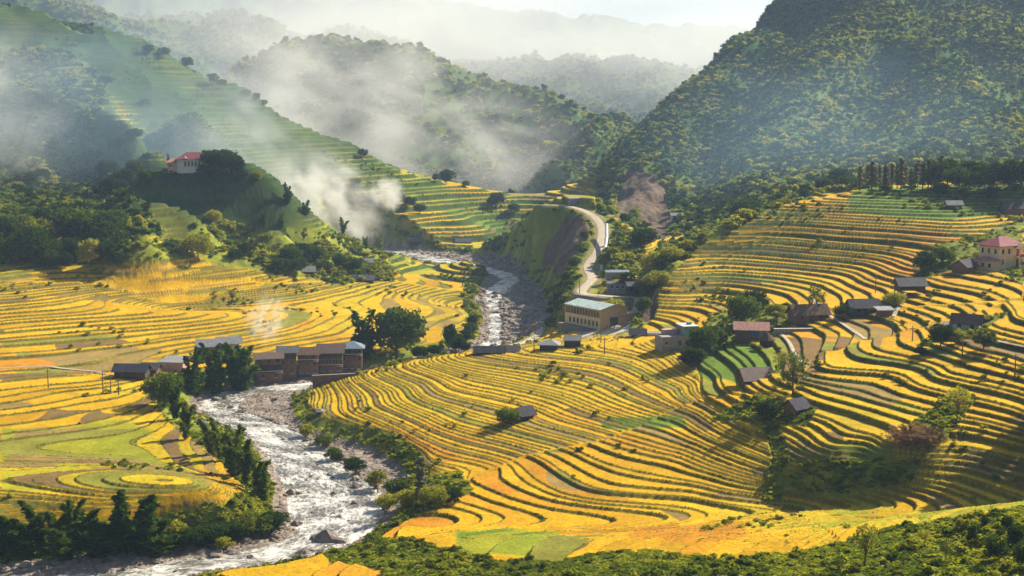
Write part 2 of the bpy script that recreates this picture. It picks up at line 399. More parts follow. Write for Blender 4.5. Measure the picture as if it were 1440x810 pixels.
# riser mask: the grassy bank between two paddies
riser = np.where(tm > .3, sstep(.96 - rw - .5 * gq, 1.0 - rw + .6 * gq, ft) * sstep(1.3, .5, gq), 0)
lip = np.where(tm > .3, sstep(.14, .03, ft) * (1), 0)
# unevenness of the banks
Zf = Zf + riser * fbm(Xg / 1.2, Yg / 1.2, 2, 66) * .22 * tm + tm * (1 - riser) * fbm(Xg / .9, Yg / .9, 2, 67) * .06
# ---------------------------------------------------------------- colours of the ground cover
pal = dict(gold=(.60,.345,.008), lemon=(.58,.40,.014), lime=(.33,.33,.02), green=(.13,.21,.02), orange=(.58,.25,.015), stub=(.34,.235,.07), brown=(.20,.125,.045), olive=(.25,.24,.035))
pc = {k_: np.array(v_) for k_, v_ in pal.items()}
along = Xg * .93 + Yg * .25 + fbm(Xg / 25, Yg / 25, 2, 13) * 8
plen = 26 + 30 * hash01(kt, s=3)
par = np.floor(along / plen + hash01(kt, s=4) * 9)
hr = hash01(kt, par, 5); hr2 = hash01(kt, par, 6)
reg = fbm(Xg / 70, Yg / 70, 3, 21); reg2 = fbm(Xg / 45 + 9, Yg / 45, 3, 22)
ripe = .52 + reg * .55 + (hr - .5) * .42            # 0 green .. 1 gold/orange
# regional patches
def patch(pl, v, dmin=0, dmax=1e9):
    global ripe
    m = blur(poly(pl, dmin, dmax), 3); ripe = ripe * (1 - m) + (v + (hr - .5) * .3) * m
cut = (hash01(kt, par, 7) + reg2 * .6 > .97)
harv = np.zeros(U.shape)
def hpatch(pl, p, dmin=0, dmax=1e9):
    global harv
    harv = np.maximum(harv, blur(poly(pl, dmin, dmax), 14) * p)
ripe = ripe + .30 * (Dg < 620) + .1 * (Xg < 0)
patch([(640,750),(700,740),(790,750),(780,785),(640,790)], .22)
patch([(840,590),(960,585),(970,603),(850,606)], -.1)
patch([(1080,635),(1140,625),(1260,625),(1240,655),(1140,655)], -.05, 0, 300)
patch([(1160,725),(1440,700),(1440,718),(1200,742),(1000,745)], .42, 0, 300)
patch([(960,500),(1040,480),(1110,490),(1110,530),(960,540)], .1, 200, 400)
patch([(0,585),(180,590),(300,640),(260,680),(0,700)], .38, 200, 400)
patch([(870,760),(900,742),(1050,735),(1050,750),(960,765)], 1.25, 0, 300)
patch([(640,690),(640,630),(720,610),(830,600),(760,650),(680,668)], .98, 0, 400)
patch([(0,560),(60,545),(205,560),(200,580),(100,600),(0,600)], .95, 200, 400)
patch([(1060,602),(1300,600),(1250,625),(1080,632)], .62, 0, 300)
patch([(0,380),(330,380),(430,410),(400,490),(0,500)], .85, 300, 600)
patch([(410,400),(680,405),(680,470),(450,470)], .62, 300, 600)
patch([(420,500),(960,480),(1000,560),(700,590),(430,600)], .66, 200, 460)
patch([(-500,-50),(130,40),(230,75),(460,185),(720,305),(720,372),(260,372),(-500,372)], .28, 560, 1100)  # greener rice on ridge face and knoll, also standing in for their shade
patch([(-500,285),(170,310),(230,232),(330,235),(420,300),(400,370),(-500,372)], .12, 560, 720)
patch([(120,300),(165,308),(270,350),(270,372),(150,372)], .52, 480, 575)
patch([(150,150),(170,145),(235,225),(232,240),(200,200)], .7, 640, 900)
patch([(530,265),(600,290),(700,330),(640,345),(560,340)], .75, 700, 900)
patch([(690,300),(720,330),(680,350)], .1, 600, 900)
patch([(1200,265),(1440,255),(1440,295),(1340,310),(1190,300)], .1, 300, 700)
hpatch([(770,650),(860,650),(900,660),(880,682),(770,680)], .8, 150, 320)
hpatch([(0,480),(160,472),(210,500),(120,530),(0,520)], .55)
hpatch([(0,595),(240,590),(330,640),(300,690),(0,700)], .55, 200, 400)
hpatch([(1080,490),(1220,480),(1180,520),(1100,530)], .85, 200, 400)
hpatch([(1180,550),(1260,555),(1270,600),(1100,600),(1080,580)], .5, 200, 330)
hpatch([(1330,590),(1440,560),(1700,560),(1700,720),(1330,690)], .8, 100, 260)
hpatch([(960,330),(1130,300),(1130,400),(960,400)], .35, 400, 600)
hpatch([(560,350),(700,350),(700,372),(560,372)], .2, 600)
hpatch([(140,400),(420,385),(470,410),(150,420)], .5, 400, 600)
cut = cut | (hash01(kt, par, 17) < harv)
ramp_x = np.array([-.2, .12, .32, .5, .75, 1.0, 1.25])
ramp_c = np.array([pc['green'], pc['green'] * 1.1, pc['lime'], pc['lemon'] * .95, pc['gold'] * 1.05, pc['gold'] * .95, pc['orange']])
rp = np.clip(ripe, -.2, 1.25)
Cc = np.stack([np.interp(rp, ramp_x, ramp_c[:, j]) for j in range(3)], -1)
cutc = np.where((hr2 < .45)[..., None], pc['stub'], np.where((hr2 < .75)[..., None], pc['olive'], pc['brown']))
Cc = np.where(cut[..., None], cutc, Cc)
Cc *= (.86 + .24 * hr2)[..., None]; Cc *= (1 + .16 * fbm(Xg / 4, Yg / 7, 3, 33))[..., None]
flatland = blur(((U < 1000) | (V > 560)) & (Dg < 620), 20)[..., None]
bankc = (np.array((.055, .095, .014)) * (1 - .75 * flatland) + np.array((.19, .155, .018)) * .75 * flatland) * (1 + .35 * fbm(Xg / 6, Yg / 6, 2, 31))[..., None]
Cc = Cc * (1 - riser[..., None]) + bankc * riser[..., None]
hill_shade = blur(poly([(-500,-60),(60,-20),(130,30),(240,65),(460,180),(560,225),(560,300),(420,310),(400,372),(-500,372)], 560, 1120) & ~poly([(150,150),(170,145),(235,225),(232,240),(200,200)]) & ~poly([(120,300),(165,308),(270,350),(270,372),(150,372)], 0, 572), 6)[..., None]  # shade of the left hill face put into its colour, two lit spots left out
shade_gap = np.clip(fbm(Xg / 45, Yg / 70, 3, 87) * 3.0 + .15, 0, 1.6)[..., None]  # noise gaps where the painted shade thins and gold shows
Cc = Cc * (1 - hill_shade * (1 - riser[..., None] * .3) * (1 - .45 * shade_gap)) + np.array((.030, .068, .022)) * (1 + .6 * fbm(Xg / 25, Yg / 40, 3, 88))[..., None] * hill_shade * (1 - .45 * shade_gap) * (1 - riser[..., None] * .3)
g = fbm(Xg / 9, Yg / 9, 4, 61); g2 = fbm(Xg / 2.2, Yg / 2.2, 3, 62)
scrubc = np.array((.19, .22, .020)) * (1 + .5 * g + .35 * g2)[..., None] + np.array((.10, .06, .005)) * np.clip(g, 0, 1)[..., None]
forc = np.array((.062, .125, .022)) * (1 + .45 * fbm(Xg / 45, Yg / 45, 4, 63) + .3 * g)[..., None] + np.array((.055, .03, .0)) * np.clip(fbm(Xg / 90, Yg / 90, 3, 64) * 2, 0, 1)[..., None]
barec = np.array((.15, .105, .072)) * (1 + .55 * g2 + .55 * g)[..., None]
bedc = np.array((.30, .245, .20)) * (1 + .45 * bedf + .45 * g2)[..., None]
yardc = np.array((.50, .46, .40)) * (1 + .1 * g2)[..., None]
Cn = np.empty(Cc.shape)
for cid, cc in ((SCRUB, scrubc), (PADDY, None), (FOREST, forc), (BARE, barec), (BED, bedc), (YARD, yardc)):
    m = cover == cid
    Cn[m] = (scrubc if cid == PADDY else cc)[m]
tmm = np.where(cover == PADDY, blur(sstep(.35, .75, blur((cover == PADDY) & (roadsd > 2) & (tracksd > 1) & (rsdw > 4), 2)), 1), 0)[..., None]
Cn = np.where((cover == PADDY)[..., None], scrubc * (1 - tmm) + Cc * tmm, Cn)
edge = ((roadsd < 1.2) | (tracksd < .8))
Cn[edge] = (np.array((.26, .22, .09)) * (1 + .3 * g2)[..., None])[edge]
Cn = np.clip(Cn, .004, .9)
print('land', time.time() - T0)
# ---------------------------------------------------------------- placing on the ground
def col_of(a): return (a - A0) / (A1 - A0) * (NA - 1)
def row_of(d): return np.interp(np.log(d), ll, np.arange(NL))
def ground(x, y):
    fa, fl = float(col_of(x / y)), float(row_of(y))
    i, j = int(min(max(fl, 0), NL - 2)), int(min(max(fa, 0), NA - 2)); ty, tx = fl - i, fa - j
    z = Zf[i:i + 2, j:j + 2]
    return CZ + float((z[0, 0] * (1 - tx) + z[0, 1] * tx) * (1 - ty) + (z[1, 0] * (1 - tx) + z[1, 1] * tx) * ty)
def see(u, v, dmin=0, dmax=1e9):
    """ground point seen in the photograph at u, v"""
    a, e = ray(u, v); j = int(round(float(col_of(a))))
    ee = Zf[:, j] / Dg[:, j]
    ok = (ee >= e) & (Dg[:, j] >= dmin) & (Dg[:, j] <= dmax)
    i = int(np.argmax(ok)) if ok.any() else int(np.argmax(np.where((Dg[:, j] >= dmin) & (Dg[:, j] <= dmax), ee, -9)))
    d = Dg[i, j]
    return Vector((a * d, d, CZ + Zf[i, j]))
# ---------------------------------------------------------------- node helpers
def newmat(name, rough=.9, spec=.2):
    m = bpy.data.materials.new(name); m.use_nodes = True; nt = m.node_tree; b = nt.nodes['Principled BSDF']
    b.inputs['Roughness'].default_value = rough; b.inputs['Specular IOR Level'].default_value = spec
    return m, nt, b
def N(nt, t, **kw):
    n_ = nt.nodes.new(t)
    for k_, v_ in kw.items():
        if hasattr(n_, k_): setattr(n_, k_, v_)
    return n_
def noise_tex(nt, scale, detail=3, coord='Object', rough=.6, mapscale=None):
    tc = N(nt, 'ShaderNodeTexCoord'); nz = N(nt, 'ShaderNodeTexNoise'); nz.inputs['Scale'].default_value = scale
    nz.inputs['Detail'].default_value = detail; nz.inputs['Roughness'].default_value = rough
    src = tc.outputs[coord]
    if mapscale:
        mp = N(nt, 'ShaderNodeMapping'); mp.inputs['Scale'].default_value = mapscale; nt.links.new(src, mp.inputs[0]); src = mp.outputs[0]
    nt.links.new(src, nz.inputs['Vector']); return nz.outputs['Fac']
def maprange(nt, src, a, b, c, d):
    m = N(nt, 'ShaderNodeMapRange'); m.inputs[1].default_value = a; m.inputs[2].default_value = b; m.inputs[3].default_value = c; m.inputs[4].default_value = d
    nt.links.new(src, m.inputs[0]); return m.outputs[0]
def mulc(nt, col, fac):
    v = N(nt, 'ShaderNodeVectorMath', operation='SCALE'); nt.links.new(col, v.inputs[0]); nt.links.new(fac, v.inputs[3]); return v.outputs[0]
def bump(nt, b, src, dist, strength=1):
    bp = N(nt, 'ShaderNodeBump'); bp.inputs['Distance'].default_value = dist; bp.inputs['Strength'].default_value = strength
    nt.links.new(src, bp.inputs['Height']); nt.links.new(bp.outputs[0], b.inputs['Normal'])
def grid_mesh(name, X, Y, Z, colr=None, smooth=True):
    r_, c_ = X.shape
    me = bpy.data.meshes.new(name); me.vertices.add(r_ * c_)
    me.vertices.foreach_set('co', np.stack([X, Y, Z], -1).astype(np.float32).ravel())
    idx = np.arange(r_ * c_, dtype=np.int32).reshape(r_, c_)
    q = np.stack([idx[:-1, :-1], idx[:-1, 1:], idx[1:, 1:], idx[1:, :-1]], -1).reshape(-1, 4)
    me.loops.add(q.size); me.loops.foreach_set('vertex_index', q.ravel())
    me.polygons.add(len(q)); me.polygons.foreach_set('loop_start', np.arange(0, q.size, 4, dtype=np.int32))
    if smooth: me.polygons.foreach_set('use_smooth', np.ones(len(q), bool))
    me.update(calc_edges=True)
    if colr is not None:
        at = me.color_attributes.new('albedo', 'FLOAT_COLOR', 'POINT')
        at.data.foreach_set('color', np.concatenate([colr, np.ones(colr.shape[:2] + (1,))], -1).astype(np.float32).ravel())
    return me
def link(name, me, kind=None, **props):
    o = bpy.data.objects.new(name, me); COL.objects.link(o)
    if kind: o['kind'] = kind
    for k_, v_ in props.items(): o[k_] = v_
    return o
mg, nt, b = newmat('ground_cover', .95, .08)
at = N(nt, 'ShaderNodeAttribute'); at.attribute_name = 'albedo'
f1_ = maprange(nt, noise_tex(nt, 1.3, 5, rough=.85), .3, .7, .58, 1.38)
f2_ = maprange(nt, noise_tex(nt, .18, 3), .3, .7, .85, 1.15)
nt.links.new(mulc(nt, mulc(nt, at.outputs['Color'], f1_), f2_), b.inputs['Base Color'])
bump(nt, b, noise_tex(nt, 2.2, 4, rough=.8), .25, .8)
sp = int(np.searchsorted(ll, math.log(1120)))
i_ = slice(0, sp + 1)
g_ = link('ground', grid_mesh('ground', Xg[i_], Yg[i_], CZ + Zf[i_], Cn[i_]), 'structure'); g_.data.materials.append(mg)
i_ = slice(sp, NL)
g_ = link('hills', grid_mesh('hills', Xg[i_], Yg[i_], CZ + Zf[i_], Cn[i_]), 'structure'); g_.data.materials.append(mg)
print('meshes', time.time() - T0)
# ---------------------------------------------------------------- river water
nS = len(SL); stn_f = np.linspace(0, nS - 1, 1500); cr_f = np.linspace(-.06, 1.06, 90)
li = np.stack([np.interp(stn_f, np.arange(nS), SL[:, j]) for j in (0, 1)], 1); ri = np.stack([np.interp(stn_f, np.arange(nS), SR[:, j]) for j in (0, 1)], 1)
wx = li[:, None, 0] * (1 - cr_f) + ri[:, None, 0] * cr_f; wy = li[:, None, 1] * (1 - cr_f) + ri[:, None, 1] * cr_f
seg = np.hypot(*np.diff((li + ri) / 2, axis=0).T); slen = np.concatenate([[0], np.cumsum(seg)])
wid = np.hypot(*(ri - li).T)
fs = slen[:, None] + 0 * wx; fc = (cr_f[None, :] - .5) * wid[:, None]
wz = CZ + R + fbm(fs / 2.2, fc / 1.6, 4, 71) * .16 + fbm(fs / .8, fc / .6, 2, 72) * .06
wme = grid_mesh('river', wx, wy, wz)
fa_ = wme.attributes.new('flow', 'FLOAT_VECTOR', 'POINT'); fa_.data.foreach_set('vector', np.stack([fs, fc, 0 * fs], -1).astype(np.float32).ravel())
wo = link('river', wme, 'structure')
mw, nt, b = newmat('river_water', .16, .6)
at = N(nt, 'ShaderNodeAttribute'); at.attribute_name = 'flow'
mp = N(nt, 'ShaderNodeMapping'); mp.inputs['Scale'].default_value = (.34, .62, 1); nt.links.new(at.outputs['Vector'], mp.inputs[0])
def fl_noise(sc, det, dist=0):
    nz = N(nt, 'ShaderNodeTexNoise'); nz.inputs['Scale'].default_value = sc; nz.inputs['Detail'].default_value = det; nz.inputs['Roughness'].default_value = .72; nz.inputs['Distortion'].default_value = dist
    nt.links.new(mp.outputs[0], nz.inputs['Vector']); return nz.outputs['Fac']
lowf = N(nt, 'ShaderNodeTexNoise'); lowf.inputs['Scale'].default_value = .13; lowf.inputs['Detail'].default_value = 3; nt.links.new(at.outputs['Vector'], lowf.inputs['Vector'])
fm0 = N(nt, 'ShaderNodeMath', operation='ADD'); nt.links.new(fl_noise(1.7, 7, .5), fm0.inputs[0]); nt.links.new(maprange(nt, lowf.outputs['Fac'], .3, .7, -.13, .17), fm0.inputs[1])
foam = maprange(nt, fm0.outputs[0], .43, .66, 0, 1)
mx = N(nt, 'ShaderNodeMix', data_type='RGBA'); nt.links.new(foam, mx.inputs[0]); mx.inputs[6].default_value = (.15, .145, .12, 1); mx.inputs[7].default_value = (.84, .81, .76, 1)
nt.links.new(mx.outputs[2], b.inputs['Base Color']); nt.links.new(maprange(nt, foam, 0, 1, .1, .55), b.inputs['Roughness'])
bump(nt, b, fl_noise(4, 5), .35, .9)
wme.materials.append(mw)
# ---------------------------------------------------------------- roads and yard surfaces
def strip(name, Rd, hw, mat, lift=.05, kind='structure', **props):
    Rd = np.asarray(Rd); t = np.gradient(Rd[:, :2], axis=0); t /= np.hypot(*t.T)[:, None] + 1e-9; nrm = np.stack([-t[:, 1], t[:, 0]], 1)
    cs = np.linspace(-1, 1, 7); w_ = hw * (1 + .12 * np.array([mnoise.noise((p[0] * .15, p[1] * .15, 0)) for p in Rd]))
    X = Rd[:, None, 0] + nrm[:, None, 0] * cs * w_[:, None]; Y = Rd[:, None, 1] + nrm[:, None, 1] * cs * w_[:, None]
    Z = np.array([[ground(x, y) for x, y in zip(rx, ry)] for rx, ry in zip(X, Y)]); Z = np.maximum(Z, (Rd[:, 2] + CZ)[:, None] - .1) + lift + .06 * (1 - cs ** 2)
    o = link(name, grid_mesh(name, X, Y, Z), kind, **props); o.data.materials.append(mat); return o
mr, nt, b = newmat('pale_road_dirt', .95, .1)
n1 = noise_tex(nt, .6, 5, rough=.7); cr = N(nt, 'ShaderNodeValToRGB'); nt.links.new(n1, cr.inputs[0])
cr.color_ramp.elements[0].position = .3; cr.color_ramp.elements[0].color = (.36, .29, .20, 1); cr.color_ramp.elements[1].position = .7; cr.color_ramp.elements[1].color = (.60, .53, .43, 1)
nt.links.new(cr.outputs[0], b.inputs['Base Color']); bump(nt, b, noise_tex(nt, 3, 4), .1)
strip('road', ROAD, 1.8, mr); strip('track', TRACK, 1.3, mr)
def drape(uvs, dmin=0, dmax=1e9, n=8):
    p = np.array([tuple(see(u, v, dmin, dmax)) for u, v in uvs]); p[:, 2] -= CZ; return catmull(p, n)
strip('path', drape([(1143,420),(1163,441),(1190,460),(1217,478)], 300, 450), .55, mr, .12)
strip('path', drape([(1274,415),(1266,428),(1256,446)], 300, 450), .6, mr, .12)
strip('path', drape([(1090,462),(1108,480),(1118,498),(1128,510)], 300, 450), .5, mr, .12)
strip('path', drape([(0,518),(60,516),(110,521),(152,527)], 300, 450), .6, mr, .12)
strip('path', drape([(1440,490),(1400,480),(1375,474)], 150, 450), .4, mr, .12)
# ---------------------------------------------------------------- foliage
def leaf_mat(name, c0, c1, trans=.4, var=.5):
    m = bpy.data.materials.new(name); m.use_nodes = True; nt = m.node_tree; nt.nodes.clear()
    out = nt.nodes.new('ShaderNodeOutputMaterial'); df = nt.nodes.new('ShaderNodeBsdfDiffuse'); tr = nt.nodes.new('ShaderNodeBsdfTranslucent'); ms = nt.nodes.new('ShaderNodeMixShader')
    oi = nt.nodes.new('ShaderNodeObjectInfo'); nz_ = nt.nodes.new('ShaderNodeTexNoise'); nz_.inputs['Scale'].default_value = .035; nz_.inputs['Detail'].default_value = 5; nz_.inputs['Roughness'].default_value = .65; nz = nz_.outputs['Fac']
    ge = nt.nodes.new('ShaderNodeNewGeometry'); nt.links.new(ge.outputs['Position'], nz_.inputs['Vector'])
    ad = N(nt, 'ShaderNodeMath', operation='ADD'); nt.links.new(maprange(nt, nz, .3, .7, -.35, .95), ad.inputs[0]); nt.links.new(maprange(nt, oi.outputs['Random'], 0, 1, -var, var), ad.inputs[1])
    a2 = N(nt, 'ShaderNodeMath', operation='ADD', use_clamp=True); nt.links.new(ad.outputs[0], a2.inputs[0]); nt.links.new(maprange(nt, ge.outputs['Random Per Island'], 0, 1, -.25, .35), a2.inputs[1])
    mx = N(nt, 'ShaderNodeMix', data_type='RGBA'); nt.links.new(a2.outputs[0], mx.inputs[0]); mx.inputs[6].default_value = (*c0, 1); mx.inputs[7].default_value = (*c1, 1)
    nt.links.new(mx.outputs[2], df.inputs[0]); nt.links.new(mx.outputs[2], tr.inputs[0])
    ms.inputs[0].default_value = trans; nt.links.new(df.outputs[0], ms.inputs[1]); nt.links.new(tr.outputs[0], ms.inputs[2]); nt.links.new(ms.outputs[0], out.inputs[0])
    return m
ML_dark = leaf_mat('broad_leaves', (.028, .062, .010), (.085, .135, .018))
ML_bam = leaf_mat('bamboo_leaves', (.045, .095, .012), (.17, .22, .022), .5)
ML_shrub = leaf_mat('shrub_leaves', (.10, .15, .014), (.42, .40, .028), .5, .7)
ML_pine = leaf_mat('grey_foliage', (.14, .15, .08), (.34, .32, .17), .4)
ML_forest = leaf_mat('forest_leaves', (.085, .17, .028), (.52, .46, .035), .55, .25)
ML_straw = leaf_mat('straw', (.20, .12, .06), (.40, .24, .12), .3)
ML_grass = leaf_mat('bank_grass', (.12, .17, .015), (.42, .42, .028), .55, .6)
mtk, nt, b = newmat('bark', .95, .1); b.inputs['Base Color'].default_value = (.12, .09, .06, 1)
nt.links.new(mulc(nt, N(nt, 'ShaderNodeRGB').outputs[0], maprange(nt, noise_tex(nt, 2, 4), .3, .7, .6, 1.4)), b.inputs['Base Color'])
nt.nodes['RGB'].outputs[0].default_value = (.13, .10, .07, 1)
def quads_mesh(name, c, nrm, su, sv, mat, up=None):
    """many leaf-sized quads: centre, normal, half sizes"""
    n_ = len(c); r_ = rng.normal(size=(n_, 3)) if up is None else up
    t = np.cross(nrm, r_); t /= np.linalg.norm(t, axis=1)[:, None] + 1e-9; bt = np.cross(nrm, t); bt /= np.linalg.norm(bt, axis=1)[:, None] + 1e-9
    su = np.broadcast_to(su, n_)[:, None]; sv = np.broadcast_to(sv, n_)[:, None]
    vv = np.stack([c - bt * sv, c + t * su, c + bt * sv, c - t * su], 1).reshape(-1, 3)
    me = bpy.data.meshes.new(name); me.vertices.add(n_ * 4); me.vertices.foreach_set('co', vv.astype(np.float32).ravel())
    me.loops.add(n_ * 4); me.loops.foreach_set('vertex_index', np.arange(n_ * 4, dtype=np.int32)); me.polygons.add(n_)
    me.polygons.foreach_set('loop_start', np.arange(0, n_ * 4, 4, dtype=np.int32)); me.update(calc_edges=True)
    me.materials.append(mat); return me
def rdir(n_): 
    d_ = rng.normal(size=(n_, 3)); return d_ / np.linalg.norm(d_, axis=1)[:, None]
def tube(paths, name, mat, sides=6):
    """tapered round tubes along point lists [(p, r), ...]"""
    vs, fs = [], []
    for path in paths:
        base = len(vs)
        for i, (p, r_) in enumerate(path):
            q0 = Vector(path[max(i - 1, 0)][0]); q1 = Vector(path[min(i + 1, len(path) - 1)][0]); t = (q1 - q0).normalized()
            x = t.orthogonal().normalized(); y = t.cross(x)
            for k_ in range(sides):
                an = 2 * math.pi * k_ / sides; vs.append(Vector(p) + (x * math.cos(an) + y * math.sin(an)) * r_)
        for i in range(len(path) - 1):
            for k_ in range(sides):
                a_ = base + i * sides + k_; b_ = base + i * sides + (k_ + 1) % sides
                fs.append((a_, b_, b_ + sides, a_ + sides))
        fs.append(tuple(base + (len(path) - 1) * sides + k_ for k_ in range(sides)))
    me = bpy.data.meshes.new(name); me.from_pydata(vs, [], fs); me.update(); me.materials.append(mat)
    me.polygons.foreach_set('use_smooth', np.ones(len(me.polygons), bool)); return me
def round_tree(h, r, nl=2600, lumps=15, mat=None, leaf=.26, sparse=False):
    """trunk with limbs reaching into an uneven crown of leaf clumps"""
    ph = h * (.42 if not sparse else .45)
    paths = [[((0, 0, -.4), h * .028), ((.1, 0, ph * .5), h * .021), ((.15, .1, ph), h * .016), ((.1, .1, h * .8), h * .006)]]
    cs, ns, ss = [], [], []
    for k_ in range(lumps):
        a_ = 2 * math.pi * (k_ * .618 + rng.random() * .15); t = (k_ + .5) / lumps
        zc = h * ((.30 if not sparse else .42) + (.58 if not sparse else .48) * t ** .9); rr = r * (.30 + .72 * math.sqrt(max(0, 1 - (2 * t - .85) ** 2 * .62))) * (.45 + .5 * rng.random())
        if t > .9: rr *= .3
        c_ = np.array((math.cos(a_) * rr, math.sin(a_) * rr, zc)); lr = r * (.30 + .22 * rng.random()) * (1 if not sparse else .7)
        n_ = int(nl / lumps * (lr / (r * .4)) ** 1.5)
        d_ = rdir(n_); rad = lr * (.55 + .5 * rng.random(n_)) * (1 + .25 * np.sin(d_[:, 0] * 5 + k_) * np.cos(d_[:, 1] * 6))
        cs.append(c_ + d_ * rad[:, None] * np.array((1.1, 1.1, .8))); ns.append(d_ * .5 + rdir(n_)); ss.append(leaf * (.6 + .8 * rng.random(n_)))
        paths.append([((.1, .05, ph * (.6 + .4 * t)), h * .011), (tuple(c_ * (.5, .5, 1) + np.array((0, 0, -lr * .5))), h * .007), (tuple(c_), h * .003)])
    cs, ns, ss = map(np.concatenate, (cs, ns, ss)); ns /= np.linalg.norm(ns, axis=1)[:, None] + 1e-9
    return tube(paths, 'trunk', mtk), quads_mesh('crown', cs, ns, ss, ss * 1.3, mat or ML_dark)
def bamboo(h, r, culms=12, nl=2800, mat=None, spread=1.0):
    """clump of arching culms with leaf plumes that droop at the tips"""
    paths, cs, ns, ss = [], [], [], []
    for k_ in range(culms):
        a_ = 2 * math.pi * rng.random(); b0 = r * .30 * rng.random(); hh = h * (.42 + .56 * rng.random()) if k_ > 1 else h * (1 - .08 * k_); lean = r * spread * (.25 + .65 * rng.random())
        px, py = math.cos(a_), math.sin(a_)
        def pt(t): return np.array((px * (b0 + lean * t ** 2.6), py * (b0 + lean * t ** 2.6), hh * (t - .10 * t ** 6)))
        paths.append([(tuple(pt(t)), .06 * (1.2 - t)) for t in (0, .25, .5, .75, .95)])
        n_ = int(nl / culms); t = .12 + .86 * rng.random(n_) ** .8
        c_ = np.array([pt(x) for x in t]); rad = r * .24 * (.25 + 1.1 * np.sin(np.clip(t, 0, 1) * math.pi) ** .7) * (.2 + 1.0 * rng.random(n_))
        seg_ = .7 + .6 * np.sin(t * 19 + k_ * 2)          # foliage in tiers
        d_ = rdir(n_); d_[:, 2] *= .6; c_ = c_ + d_ * (rad * seg_)[:, None]; c_[:, 2] -= rad * .35
        cs.append(c_); nn = rdir(n_); nn[:, 2] *= .5; ns.append(nn / np.linalg.norm(nn, axis=1)[:, None]); ss.append(.16 + .16 * rng.random(n_))
    cs, ns, ss = map(np.concatenate, (cs, ns, ss))
    up = np.tile(np.array((0., 0., 1.)), (len(cs), 1)) + .5 * rdir(len(cs))
    cr_ = np.cross(up, ns)
    return tube(paths, 'stems', mtk, 5), quads_mesh('foliage', cs, ns, ss, ss * 2.0, mat or ML_bam, up=cr_)
def slender(h, r, nl=1300, mat=None):
    paths = [[((0, 0, -.3), h * .016), ((0, .05, h * .5), h * .011), ((.1, 0, h), h * .003)]]; cs, ns, ss = [], [], []
    for k_ in range(13):
        t = .22 + .76 * k_ / 12; a_ = k_ * 2.4; rr = r * (1.15 - .8 * t) * (.6 + .5 * rng.random()); c_ = np.array((math.cos(a_) * rr * .5, math.sin(a_) * rr * .5, h * t)); n_ = nl // 13
        d_ = rdir(n_); cs.append(c_ + d_ * (np.array((rr * .8, rr * .8, h * .055)) * (.4 + .7 * rng.random((n_, 1))))); ns.append(rdir(n_)); ss.append(.2 + .18 * rng.random(n_))
        paths.append([((0, 0, h * (t - .04)), .05), (tuple(c_), .02)])
    cs, ns, ss = map(np.concatenate, (cs, ns, ss))
    return tube(paths, 'trunk', mtk, 5), quads_mesh('crown', cs, ns, ss, ss * 1.2, mat or ML_pine)
def bush_mesh(name, r, h, nl, lumps, leaf, mat):
    cs, ns, ss = [], [], []
    for k_ in range(lumps):
        a_ = rng.random() * 6.28; q = r * (rng.random() ** .6) * .75; lr = r * (.32 + .3 * rng.random()); c_ = np.array((math.cos(a_) * q, math.sin(a_) * q, h * (.25 + .5 * rng.random())))
        n_ = nl // lumps; d_ = rdir(n_); d_[:, 2] = np.abs(d_[:, 2]) - .35 * rng.random(n_)
        cs.append(c_ + d_ * (lr * (.6 + .5 * rng.random((n_, 1)))) * np.array((1, 1, h / r * .8))); ns.append(d_ * .6 + rdir(n_)); ss.append(leaf * (.6 + .8 * rng.random(n_)))
    cs, ns, ss = map(np.concatenate, (cs, ns, ss)); ns /= np.linalg.norm(ns, axis=1)[:, None] + 1e-9; cs[:, 2] = np.maximum(cs[:, 2], -.1)
    return quads_mesh(name, cs, ns, ss, ss * 1.3, mat)
PROTO = {
 'round': [round_tree(10, 4.6, 3000), round_tree(10, 4.0, 2600, 12), round_tree(10, 5.2, 3200, 18)],
 'bamboo': [bamboo(12, 3.6), bamboo(12, 3.0, 9, 2200), bamboo(12, 4.4, 15, 3400)],
 'plume': [bamboo(12, 2.2, 4, 1200, spread=1.3), bamboo(12, 2.4, 5, 1500, spread=1.2), bamboo(12, 2.0, 3, 900, spread=1.5), bamboo(12, 2.6, 6, 1700, spread=1.1)],
 'airy': [round_tree(10, 4.2, 1500, 15, ML_shrub, .2, True), round_tree(10, 3.8, 1200, 13, ML_shrub, .2, True)],
 'olive': [round_tree(10, 5.0, 3000, 15, ML_shrub, .26), round_tree(10, 4.2, 2600, 12, ML_shrub, .26)],
 'slender': [slender(13, 1.6), slender(13, 2.0), slender(13, 1.4)],
}
KIND = {'round': ('broadleaf_tree', 'tree'), 'bamboo': ('bamboo_clump', 'bamboo'), 'plume': ('bamboo_clump', 'bamboo'), 'airy': ('open_crowned_tree', 'tree'), 'olive': ('broadleaf_tree', 'tree'), 'slender': ('slender_tree', 'tree')}
PH = {'round': 10, 'bamboo': 12, 'plume': 12, 'airy': 10, 'olive': 10, 'slender': 13}
